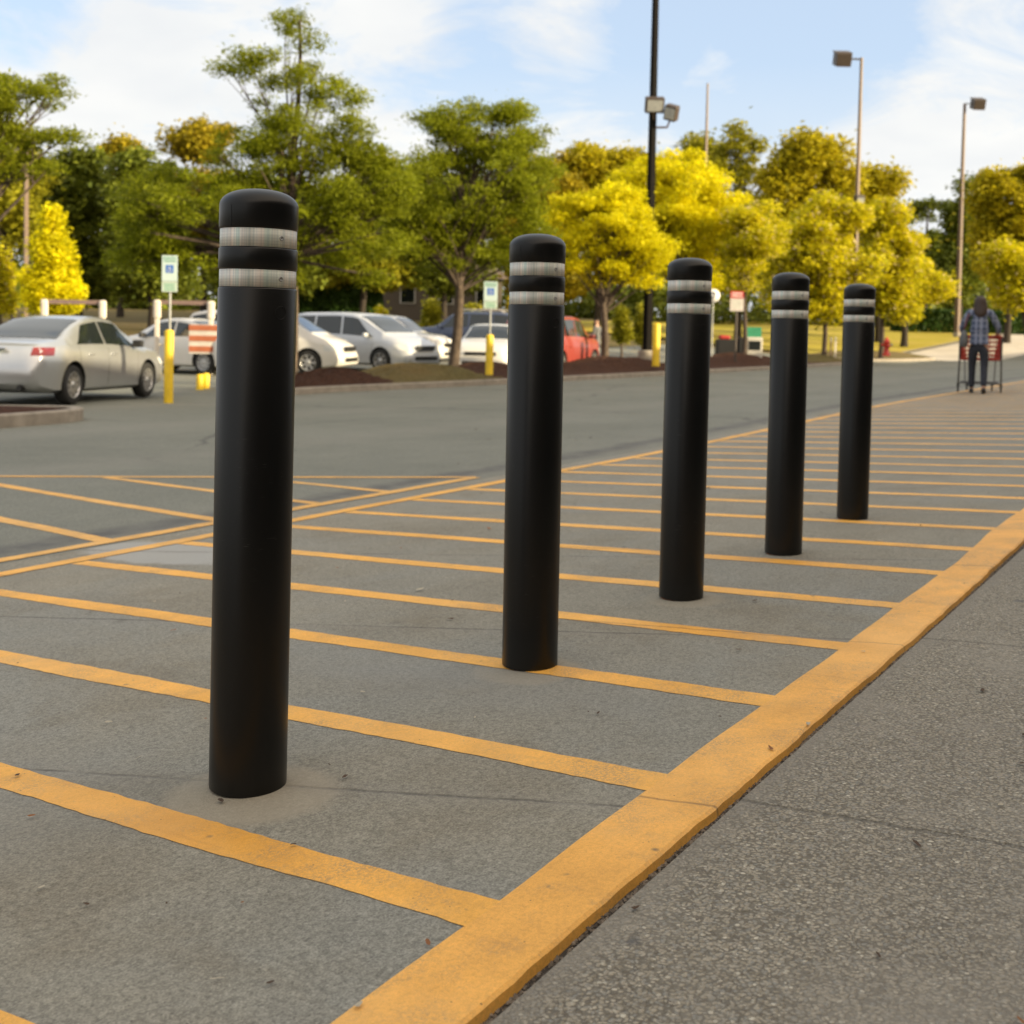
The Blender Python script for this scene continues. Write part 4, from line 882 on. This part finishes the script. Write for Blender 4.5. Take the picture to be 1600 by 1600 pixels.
def make_car(name,kind,L_,W_,paint_,X,Y,head,label,cat='car',z=None,H=None,detail=True,rack=False,pitch=0,group='cars in the parking lot'):
    P=PROF[kind]; z=gz(X,Y) if z is None else z
    root=empty(name,(X,Y,z),0,label,cat,group); root.rotation_euler=(0,pitch,math.pi/2-head)
    hs=1 if H is None else H/P['top'][len(P['top'])//2][1]
    n=90; xs=(1-np.cos(np.linspace(0,math.pi,n)))/2; xs=.5*xs+.5*np.linspace(0,1,n)
    top=smooth1(np.interp(xs,*KN(P['top'])),2)*hs; belt=smooth1(np.interp(xs,*KN(P['belt'])),3)*hs; belt=np.minimum(belt,top-.03)
    plan=smooth1(np.interp(xs,[0,.012,.04,.12,.3,.6,.88,.95,.985,1],[.80,.90,.955,.985,1,1,.975,.92,.83,.72]),2)*W_/2
    zb=np.interp(xs,[0,.03,.1,.9,.97,1],[.36,.27,.2,.19,.24,.30]); gf=np.clip((top-belt)/.36,0,1)
    wr=plan*(.90*(1-gf)+P['roofw']*gf); ze=belt+(top-belt)*np.where(gf>.5,P['dlo'],.7)
    def ring(i_):
        i0=int(min(max(np.searchsorted(xs,i_)-1,0),n-2)); f=(i_-xs[i0])/(xs[i0+1]-xs[i0])
        q=lambda a:float(a[i0]*(1-f)+a[i0+1]*f)
        p,b_,t_,zz,w2,e_=q(plan),q(belt),q(top),q(zb),q(wr),q(ze)
        return [(0,zz),(p*.86,zz),(p*.965,zz+.06),(p*.99,zz+(b_-zz)*.35),(p*1.0,zz+(b_-zz)*.62),(p*.985,zz+(b_-zz)*.86),(p*.955,b_),(w2,e_),(w2*.93,e_+(t_-e_)*.55),(w2*.75,e_+(t_-e_)*.82),(w2*.4,e_+(t_-e_)*.97),(0,t_)]
    V=[];F=[];m_=None
    for x in xs:
        rg=ring(x); full=[(y,zv) for y,zv in rg]+[(-y,zv) for y,zv in rg[-2:0:-1]]; m_=len(full)
        for y,zv in full: V.append(((x-.5)*L_,y,zv))
    for i in range(n-1):
        for k in range(m_): F.append((i*m_+k,(i+1)*m_+k,(i+1)*m_+(k+1)%m_,i*m_+(k+1)%m_))
    F.append(tuple(range(m_))); F.append(tuple((n-1)*m_+k for k in range(m_))[::-1])
    me=bpy.data.meshes.new('body'); me.from_pydata(V,[],F); me.materials.append(paint_); me.materials.append(M_dark); me.polygons.foreach_set('use_smooth',[True]*len(F)); me.update()
    bmm=bmesh.new(); bmm.from_mesh(me); bmesh.ops.recalc_face_normals(bmm,faces=bmm.faces[:]); bmm.to_mesh(me); bmm.free()
    body=bpy.data.objects.new('body',me); COL.objects.link(body)
    r=P['r']; wx=[(a-.5)*L_ for a in P['wheels']]
    cut=MB()
    for a in wx:
        for s in (-1,1):
            Mr=Matrix.Rotation(math.pi/2,3,'X'); cut.lathe([(.0001,-.16),(r+.055,-.16),(r+.055,.16),(.0001,.16)],36,(a,s*(W_/2-.08),r+.01),Mr)
    co=cut.build('cut',M_dark); bb=bmesh.new(); bb.from_mesh(co.data); bmesh.ops.remove_doubles(bb,verts=bb.verts[:],dist=.0005); bmesh.ops.recalc_face_normals(bb,faces=bb.faces[:]); bb.to_mesh(co.data); bb.free()
    md=body.modifiers.new('b','BOOLEAN'); md.operation='DIFFERENCE'; md.object=co; md.solver='EXACT'; md.material_mode='TRANSFER'
    bpy.context.view_layer.update(); nm=bpy.data.meshes.new_from_object(body.evaluated_get(bpy.context.evaluated_depsgraph_get()))
    body.modifiers.clear(); body.data=nm; bpy.data.objects.remove(co)
    try:
        nm.set_sharp_from_angle(angle=R(38))
    except Exception: pass
    body.parent=root
    # glass
    off=.006
    def patch(nm_,x0b,x1b,x0t,x1t,fn,nu=8,nv=4,mat=M_glass,par=None,side=1):
        V=[];F=[]
        for i in range(nu+1):
            for j_ in range(nv+1):
                a=i/nu;b_=j_/nv; x=(x0b*(1-b_)+x0t*b_)*(1-a)+(x1b*(1-b_)+x1t*b_)*a
                y,zv=fn(x,b_); V.append(((x-.5)*L_,y*side,zv))
        for i in range(nu):
            for j_ in range(nv):
                q=i*(nv+1)+j_; F.append((q,q+nv+1,q+nv+2,q+1))
        me=bpy.data.meshes.new(nm_); me.from_pydata(V,[],F); me.materials.append(mat); me.polygons.foreach_set('use_smooth',[True]*len(F)); me.update()
        o=bpy.data.objects.new(nm_,me); COL.objects.link(o); o.parent=par or root; return o
    def sidefn(x,t_):
        rg=ring(x); a,b_=rg[6],rg[7]; t2=.08+.86*t_; return (a[0]*(1-t2)+b_[0]*t2+off*1.2,a[1]*(1-t2)+b_[1]*t2)
    for (x0,x1),(x2,x3) in P['sides']:
        for s in (-1,1): patch('side_window',x0,x1,x2,x3,sidefn,side=s)
    def acrossgrid(nm_,xa,xb,mat=M_glass,y0=.9):
        V=[];F=[];nx,ny=8,12
        for i in range(nx+1):
            x=xa+(xb-xa)*i/nx; rg=ring(x); pts=rg[7:]; ys=np.array([p[0] for p in pts])[::-1]; zs=np.array([p[1] for p in pts])[::-1]
            x2=x+.002; 
            for j_ in range(ny+1):
                y=(j_/ny*2-1)*ys[-1]*y0; V.append(((x-.5)*L_+(off if xa>.5 else -off)*.8,y,float(np.interp(abs(y),ys,zs))+off))
        for i in range(nx):
            for j_ in range(ny):
                q=i*(ny+1)+j_; F.append((q,q+ny+1,q+ny+2,q+1))
        me=bpy.data.meshes.new(nm_); me.from_pydata(V,[],F); me.materials.append(mat); me.polygons.foreach_set('use_smooth',[True]*len(F)); me.update(); o=bpy.data.objects.new(nm_,me); COL.objects.link(o); o.parent=root
    acrossgrid('windscreen',*P['front']); acrossgrid('rear_window',*P['rear'])
    # wheels
    rot=Matrix.Rotation(math.pi/2,3,'X')
    for a in wx:
        for s in (-1,1):
            wroot=empty('wheel',(a,s*(W_/2-.12),r)); wroot.parent=root; wroot.rotation_euler=(0,0,0 if s<0 else math.pi)
            mb=MB(); mb.lathe([(r*.66,-.10),(r*.9,-.105),(r*.975,-.085),(r,-.04),(r,.04),(r*.975,.085),(r*.9,.105),(r*.66,.10)],32,M=rot); mb.build('tyre',M_dark,wroot)
            mb=MB(); mb.lathe([(r*.68,-.1),(r*.68,.098),(r*.62,.102),(r*.60,.07),(r*.58,.02)],32,M=rot)
            for q in range(10 if kind=='sedan' else 7):
                th=2*math.pi*q/(10 if kind=='sedan' else 7); Mq=rot@Matrix.Rotation(th,3,'Z')
                mb.add([Mq@Vector(p) for p in ((.02,-.028,.085),(.02,.028,.085),(r*.64,.022,.088),(r*.64,-.022,.088),(.02,-.028,.06),(.02,.028,.06),(r*.64,.022,.065),(r*.64,-.022,.065))],[(0,1,2,3),(0,4,5,1),(2,6,7,3),(1,5,6,2),(3,7,4,0)])
            mb.lathe([(.065,.05),(.06,.095),(.0001,.098)],16,M=rot); mb.build('rim',M_rim,wroot)
            mb=MB(); mb.lathe([(r*.6,.03),(.0001,.03)],24,M=rot); mb.build('brake_disc',M_blackm,wroot)
    # lamps on the body corners
    def lampfn(x,t_,z0,z1):
        zv=z0*(1-t_)+z1*t_; rg=ring(min(max(x,.002),.998)); zs=[p[1] for p in rg[1:8]]; ys=[p[0] for p in rg[1:8]]; return float(np.interp(zv,zs,ys))+.008,zv
    for s in (-1,1):
        if kind=='sedan':
            patch('tail_light',.012,.085,.022,.10,lambda x,t_:lampfn(x,t_,.80,.93),side=s,mat=M_tail); patch('headlight',.90,.975,.87,.955,lambda x,t_:lampfn(x,t_,.62,.74),side=s,mat=M_head)
        else:
            patch('tail_light',.008,.035,.012,.04,lambda x,t_:lampfn(x,t_,.85,1.2),side=s,mat=M_tail); patch('headlight',.90,.985,.89,.965,lambda x,t_:lampfn(x,t_,.66,.82),side=s,mat=M_head)
        # mirror
        xm=.665 if kind=='sedan' else .70; rg=ring(xm); mb=MB(); mb.box(((xm-.5)*L_,s*(rg[6][0]+.10),rg[6][1]+.08),(.12,.19,.13),bev=.035); mb.tube([((xm-.5)*L_,s*(rg[6][0]-.02),rg[6][1]+.03),((xm-.5)*L_,s*(rg[6][0]+.08),rg[6][1]+.05)],.025,6); mb.build('mirror',M_blackm if kind=='sedan' else paint_,root)
        if detail:
            for hx in (.33,.50) if kind=='sedan' else (.33,.53):
                y,zv=lampfn(hx,.5,.80*hs,.84*hs); mb=MB(); mb.box(((hx-.5)*L_,s*(y+.012),zv),(.17,.025,.03),bev=.008); mb.build('door_handle',paint_,root)
            for hx in ((.255,.46,.70) if kind=='sedan' else (.28,.50,.74)):
                ps=[]
                for q in range(9):
                    y,zv=lampfn(hx,q/8,.30,.93); ps.append(((hx-.5)*L_,s*(y-.0085),zv))
                mb=MB(); mb.tube(ps,.004,4,False); mb.build('door_seam',M_blackm,root)
    def backx(zv,front=False):  # x where the nose/tail surface is
        t_=top; idx=[i for i in range(n) if zb[i]<zv<top[i]]; return (xs[idx[-1]] if front else xs[idx[0]])
    # plates, grille, bumper bits on the centre of the ends (surface is the end cap / ramp)
    xr=-L_/2-.006; 
    mb=MB(); mb.box((xr+.0,0,.62*hs),(.012,.32,.16)); 
    if kind=='sedan':
        mb=MB(); mb.box((-L_/2+.035,0,.80),(.06,.31,.155),M=Matrix.Rotation(R(-14),3,'Y')); mb.build('number_plate',M_plate,root)
        mb=MB(); mb.box((-L_/2+.035,0,.90),(.06,.62,.035),M=Matrix.Rotation(R(-14),3,'Y')); mb.build('trim',M_chrome,root)
        mb=MB(); mb.tube([(-L_/2-.02,-.55,.30),(-L_/2+.3,-.55,.30)],.04,10); mb.build('exhaust_pipe',M_blackm,root)
        mb=MB(); mb.box((L_/2-.03,0,.60),(.05,.9,.13),bev=.02); mb.build('grille',M_blackm,root)
        mb=MB(); mb.box((L_/2-.02,0,.36),(.05,1.05,.1),bev=.02); mb.build('air_intake',M_blackm,root)
    else:
        mb=MB(); mb.box((L_/2-.03,0,.72),(.06,.9,.14),bev=.02); mb.build('grille',M_blackm,root)
        mb=MB(); mb.box((L_/2-.0,0,.42),(.05,1.1,.12),bev=.02); mb.build('air_intake',M_blackm,root)
        mb=MB(); mb.box((-L_/2-.01,0,.72),(.04,.34,.16)); mb.build('number_plate',M_plate,root)
    if rack:
        for s in (-1,1):
            mb=MB(); mb.tube([(-L_*.33,s*W_*.33,1.70*hs),(-L_*.3,s*W_*.33,1.80*hs),(L_*.03,s*W_*.33,1.80*hs),(L_*.06,s*W_*.33,1.72*hs)],.022,6); mb.build('roof_rail',M_wpost,root)
    return root
def car_at(px,Yd,*a,**k):
    pass
hd=R(6.5); rx,ry=-7.17,18.6  # right rear wheel contact
fx,fy=math.sin(hd),math.cos(hd); lx,ly=-fy*1,fx*1   # left vector
Lc,Wc=4.86,1.83
cx_=rx+fx*(.5-.215)*Lc+ -math.cos(hd)*(Wc/2-.12); cy_=ry+fy*(.5-.215)*Lc+math.sin(hd)*(Wc/2-.12)
make_car('silver_sedan','sedan',Lc,Wc,M_silver,cx_,cy_,hd,'silver sedan at the left edge seen from behind, nearest car',z=-.02,pitch=R(.8))
make_car('parked_car','sedan',4.6,1.75,M_wcar,at(293,31),31,R(-62),'white sedan between the yellow post and the nearest bollard',z=0,detail=False)
make_car('parked_minivan','van',4.7,1.85,M_cream,at(422,32.5),32.5,R(100),'white minivan just right of the nearest bollard, side half hidden by another car',z=-.02,detail=True)
make_car('parked_minivan','van',5.0,1.95,M_silver2,at(562,35.5),35.5,R(122),'silver minivan with long sloping windscreen above the grass mound',z=0,detail=True)
make_car('parked_car','suv',4.5,1.85,M_wcar,at(607,41),41,R(106),'white sport utility car behind the silver minivan, nose in the sun',z=0)
make_car('parked_car','suv',4.9,1.95,M_navy,at(735,46),46,R(-70),'dark blue sport utility car with roof rails behind the tree trunk',z=.25,rack=True)
make_car('parked_car','sedan',4.7,1.8,M_wcar,at(768,34),34.5,R(188),'white sedan facing the camera behind the yellow post',z=.02)
make_car('parked_van','suv',4.7,1.85,M_red,at(862,37),37,R(24),'red van parked in the sun right of the second bollard',cat='van',z=-.05,H=1.8)
# ---------------------------------------------------------------- people
M_skin=simple('skin',(.45,.27,.19),.6); M_hair=simple('dark_brown_hair',(.035,.02,.013),.5,var=.3,scale=60)
M_jeans=simple('dark_jeans',(.022,.026,.038),.9,var=.3,scale=20); M_shoe=simple('black_shoes',(.012,.012,.012),.6)
M_grey=simple('grey_cloth',(.12,.125,.13),.9)
t=MT('plaid_shirt',.9,.2); sp_=t.n('SeparateXYZ'); t.l(t.oc(),sp_.inputs[0])
def band(ax,fr,th):
    q=t.math('PINGPONG',t.math('ADD',sp_.outputs[ax],10.0),fr); return t.ramp(t.math('DIVIDE',q,fr),[(th,0.0),(th+.05,1.0)],'LINEAR')
c=t.mix(band(0,.045,.62),(.07,.09,.15),(.22,.25,.35)); c=t.mix(t.math('MULTIPLY',band(2,.045,.62),.6),c,(.20,.23,.32)); c=t.mix(t.math('MULTIPLY',band(2,.13,.93),.8),c,(.32,.34,.40)); c=t.mix(t.math('MULTIPLY',band(0,.13,.93),.8),c,(.32,.34,.40)); t.col(c); M_plaid=t.m
def skinmesh(name,verts,edges,radii,mat,parent,sub=2,root_i=0):
    me=bpy.data.meshes.new(name); me.from_pydata(verts,edges,[]); me.update(); o=bpy.data.objects.new(name,me); COL.objects.link(o)
    md=o.modifiers.new('s','SKIN'); md.use_smooth_shade=True
    for i,d in enumerate(me.skin_vertices[0].data):
        r=radii[i]; d.radius=(r,r) if not hasattr(r,'__len__') else r; d.use_root=(i==root_i)
    ms=o.modifiers.new('u','SUBSURF'); ms.levels=sub; ms.render_levels=sub
    bpy.context.view_layer.update(); nm=bpy.data.meshes.new_from_object(o.evaluated_get(bpy.context.evaluated_depsgraph_get())); o.modifiers.clear(); o.data=nm; nm.materials.clear(); nm.materials.append(mat)
    nm.polygons.foreach_set('use_smooth',[True]*len(nm.polygons)); o.parent=parent; o.name=name; return o
def chain(P,mat,name,parent,rad,extra=None): 
    return skinmesh(name,P,[(i,i+1) for i in range(len(P)-1)],rad,mat,parent)
def person(X,Y,rz,H,label,shirt,pants,hand_l,hand_r,stride=.18,hair=True,z=None,swing=0):
    z=gz(X,Y) if z is None else z
    root=empty('person',(X,Y,z),rz,label,'person'); s=H/1.72
    # local frame: walks towards +y, back seen from -y
    J=dict(pel=(0,0,.95),wai=(0,.0,1.08),chest=(0,.01,1.28),nk=(0,.0,1.46),nk2=(0,.01,1.53),hd=(0,.025,1.60),hd2=(0,.02,1.69),
     hl=(-.09,0,.92),kl=(-.10,.06+stride*.45,.50),al=(-.10,stride,.09),fl=(-.10,stride+.13,.035),
     hr=(.09,0,.92),kr=(.095,.04-stride*.15,.50),ar_=(.095,-stride,.12),fr=(.10,-stride+.11,.03),
     sl=(-.17,.0,1.41),sr_=(.17,.0,1.41))
    hl_=Vector(hand_l); hr_=Vector(hand_r)
    def elbow(sh,hnd,side):
        sh=Vector(sh); mid=(sh+hnd)/2; d=(hnd-sh).length; k=math.sqrt(max(.30**2-(d/2)**2,.0)); return mid+Vector((side*.55,-.55,-.6)).normalized()*min(k,.2)
    el=elbow(J['sl'],hl_,-1); er=elbow(J['sr_'],hr_,1)
    names=['pel','wai','chest','nk','nk2','hd','hd2','hl','kl','al','fl','hr','kr','ar_','fr','sl','sr_']
    V=[Vector(J[n_])*s for n_ in names]+[el*s,hl_*s,er*s,hr_*s]
    ix={n_:i for i,n_ in enumerate(names)}; i_el,i_hl,i_er,i_hr=17,18,19,20
    E_=[(0,1),(1,2),(2,3),(3,4),(4,5),(5,6),(0,ix['hl']),(ix['hl'],ix['kl']),(ix['kl'],ix['al']),(ix['al'],ix['fl']),(0,ix['hr']),(ix['hr'],ix['kr']),(ix['kr'],ix['ar_']),(ix['ar_'],ix['fr']),(3,15),(15,17),(17,18),(3,16),(16,19),(19,20)]
    RD=[(.115,.09),(.105,.08),(.125,.09),(.06,.06),(.05,.05),(.075,.088),(.05,.06),.075,.052,.036,.03,.075,.052,.036,.03,.055,.055,.037,.024,.037,.024]
    RD=[tuple(a*s for a in r) if hasattr(r,'__len__') else r*s for r in RD]
    # fingers: palm + five chains
    for hi,side,pre in ((i_hl,-1,i_el),(i_hr,1,i_er)):
        h=V[hi]; d=(h-V[pre]).normalized(); sd_=d.cross(Vector((0,0,1))).normalized(); up=sd_.cross(d)
        pb=len(V); V.append(h+d*.05*s); E_.append((hi,pb)); RD.append((.034*s,.016*s))
        for q in range(4):
            o_=sd_*(.026-.017*q)*s; ln=(.065,.075,.072,.055)[q]*s; b_=len(V)
            V.append(h+d*.085*s+o_); V.append(h+d*(.085*s+ln*.5)+o_-up*.012*s); V.append(h+d*(.085*s+ln*.7)+o_-up*.04*s); E_+= [(pb,b_),(b_,b_+1),(b_+1,b_+2)]; RD+=[.009*s,.008*s,.007*s]
        b_=len(V); V.append(h+d*.03*s+sd_*.035*s*(-side)); V.append(h+d*.06*s+sd_*.05*s*(-side)-up*.01); E_+=[(hi,b_),(b_,b_+1)]; RD+=[.011*s,.008*s]
    body=skinmesh('body',V,E_,RD,M_skin,root)
    # face details (front side)
    for n_,p_,r_ in (('nose',(0,.115,1.615),.012),('eye',(-.03,.095,1.635),.010),('eye',(.03,.095,1.635),.010),('ear',(-.078,.02,1.615),.018),('ear',(.078,.02,1.615),.018)):
        mb=MB(); prof=[(r_*math.sin(a)+1e-5,-r_*math.cos(a)*1.3) for a in [k*math.pi/6 for k in range(7)]]; mb.lathe([(a*s,b*s) for a,b in prof],10,Vector(p_)*s); mb.build(n_,M_skin if n_!='eye' else M_blackm,body)
    mb=MB(); mb.box(Vector((0,.108,1.575))*s,(.045*s,.01,.01)); mb.build('mouth',simple('lips',(.35,.12,.1),.5),body)
    # shirt
    def S_(n_): return Vector(J[n_])*s
    Vs=[Vector((0,0,.90))*s,Vector((0,0,1.0))*s,S_('wai'),S_('chest'),Vector((0,.0,1.42))*s,S_('sl'),el*s,(el*.35+hl_*.65)*s,S_('sr_'),er*s,(er*.35+hr_*.65)*s,Vector((0,0,.84))*s]
    skinmesh('shirt',Vs,[(11,0),(0,1),(1,2),(2,3),(3,4),(4,5),(5,6),(6,7),(4,8),(8,9),(9,10)],[(a*s,b*s) for a,b in ((.165,.115),(.155,.11),(.145,.105),(.155,.115),(.075,.07),(.072,.07),(.052,.052),(.042,.042),(.072,.07),(.052,.052),(.042,.042),(.16,.115))],shirt,root,root_i=1)
    # trousers
    def leg(h,k,a): return [Vector(J[h])*s,Vector(J[k])*s,Vector(J[a])*s+Vector((0,0,-.0))]
    Vp=[Vector((0,0,.93))*s,Vector((0,0,.86))*s]+leg('hl','kl','al')+leg('hr','kr','ar_')
    Vp[2]=Vector((-.088,0,.80))*s; Vp[5]=Vector((.088,0,.80))*s
    skinmesh('trousers',Vp,[(0,1),(1,2),(2,3),(3,4),(1,5),(5,6),(6,7)],[(a*s,b*s) for a,b in ((.145,.11),(.15,.115),(.098,.098),(.066,.068),(.054,.055),(.098,.098),(.066,.068),(.054,.055))],pants,root)
    for a,f in (('al','fl'),('ar_','fr')):
        A=Vector(J[a])*s; B=Vector(J[f])*s; skinmesh('shoe',[A+Vector((0,-.04,-.03)),A+Vector((0,.02,-.045))*1,B+Vector((0,0,.005)),B+Vector((0,.06,.0))],[(0,1),(1,2),(2,3)],[(.042*s,.045*s),(.045*s,.045*s),(.045*s,.034*s),(.035*s,.025*s)],M_shoe,root)
    if hair:
        skinmesh('hair',[Vector((0,-.0,1.70))*s,Vector((0,-.01,1.63))*s,Vector((0,-.035,1.53))*s,Vector((.01,-.075,1.42))*s,Vector((.015,-.10,1.32))*s],[(0,1),(1,2),(2,3),(3,4)],[(a*s,b*s) for a,b in ((.07,.075),(.105,.115),(.12,.085),(.125,.055),(.075,.03))],M_hair,root)
    else:
        skinmesh('hair',[Vector((0,-.0,1.70))*s,Vector((0,-.01,1.64))*s],[(0,1)],[(.07*s,.08*s),(.09*s,.10*s)],M_hair,root)
    return root
# shopper pushing the cart
Y=20.4; X=at(1527,Y); hp=math.atan2(X,Y)
PX_=X; zz=gz(X,Y)
person(X,Y,-hp,1.76,'woman in blue plaid shirt with long brown hair, pushing a red shopping cart',M_plaid,M_jeans,(-.26,.36,1.03),(.30,.36,1.04),stride=.16)
# shopping cart
c0=Vector((X,Y,0))+Matrix.Rotation(-hp,3,'Z')@Vector((.03,.42,0))
cart=empty('shopping_cart',(c0.x,c0.y,gz(c0.x,c0.y)),-hp,'red plastic shopping cart pushed by the woman in the plaid shirt','cart')
M_cart=simple('cart_red',(.38,.035,.015),.5)
w0,w1=.36,.30; zb0,zt0=.60,1.0; y0,y1=.05,1.0
def basket():
    mb=MB(); 
    def fr(y,z_): f=(y-y0)/(y1-y0); return (w0*(1-f)+w1*f)*(.86+.14*(z_-zb0)/(zt0-zb0))
    for z_ in (.60,.68,.76,.84,.92,1.0):
        rr=.012 if z_<.99 else .02
        yf=y1+(z_-.6)*.15
        mb.tube([(-fr(y0,z_),y0,z_),(-fr(yf,z_),yf,z_),(fr(yf,z_),yf,z_),(fr(y0,z_),y0,z_),(-fr(y0,z_),y0,z_)],rr,6)
    for k in range(13):
        y=y0+(y1-y0)*k/12
        for s in (-1,1): mb.tube([(s*fr(y,.6),y,.6),(s*fr(y,1.0),y+(.06*k/12),1.0)],.009,5)
    for k in range(9):
        x=-.30+.6*k/8; mb.tube([(x*.9,y1,.6),(x,y1+.06,1.0)],.009,5); mb.tube([(x*.9,y0,.6),(x*.9,y1,.6)],.008,5); mb.tube([(x*1.05,y0,.6),(x*1.12,y0,1.0)],.009,5)
    for s in (-1,1): mb.box((s*.335,y0-.005,.80),(.055,.04,.42),bev=.01)
    mb.box((0,y0-.01,.62),(.66,.03,.05),bev=.01)
    return mb
basket().build('basket',M_cart,cart)
mb=MB()
for s in (-1,1):
    mb.tube([(s*.35,-.02,1.02),(s*.35,.02,.55),(s*.36,.05,.17),(s*.30,1.0,.14)],.016,8); mb.tube([(s*.27,1.0,.60),(s*.25,.75,.16)],.013,6)
for y in (.1,.5,.9): mb.tube([(-.33,y,.17),(.33,y,.17)],.012,6)
for x in (-.2,-.1,0,.1,.2): mb.tube([(x,.1,.17),(x,.98,.15)],.008,5)
mb.build('frame',simple('cart_frame',(.10,.10,.10),.5,.4),cart)
mb=MB(); mb.tube([(-.35,-.06,1.03),(.35,-.06,1.03)],.018,10); mb.build('handle',M_cart,cart)
for (x,y) in ((-.36,.08),(.36,.08),(-.22,.98),(.22,.98)):
    mb=MB(); mb.lathe([(.0001,-.015),(.055,-.015),(.06,0),(.055,.015),(.0001,.015)],16,(x,y,.06),Matrix.Rotation(math.pi/2,3,'Y')); mb.box((x,y+.01,.13),(.045,.03,.08)); mb.build('caster',M_dark,cart)
# bag on her left shoulder
p=Matrix.Rotation(-hp,3,'Z')@Vector((-.25,-.02,0)); bag=empty('shoulder_bag',(X+p.x,Y+p.y,zz+.78),-hp,'grey shoulder bag hanging at the left side of the woman in plaid','bag')
skinmesh('pouch',[Vector((0,0,.02)),Vector((0,0,.2)),Vector((.0,0,.36))],[(0,1),(1,2)],[(.07,.15),(.085,.16),(.05,.11)],M_grey,bag)
mb=MB(); mb.tube([(0,-.1,.36),(.04,-.07,.55),(.1,.0,.71),(.06,.07,.55),(0,.1,.36)],.014,6); mb.build('strap',simple('maroon_strap',(.12,.04,.05),.8),bag)
# man walking by the yellow tree
Y=40; X=at(930,Y); person(X,Y,R(60),1.75,'man in grey shirt and blue jeans walking past the yellow tree trunk',M_grey,simple('blue_jeans',(.04,.06,.12),.9),(-.24,.15,.86),(.24,-.12,.84),stride=.28,hair=False)
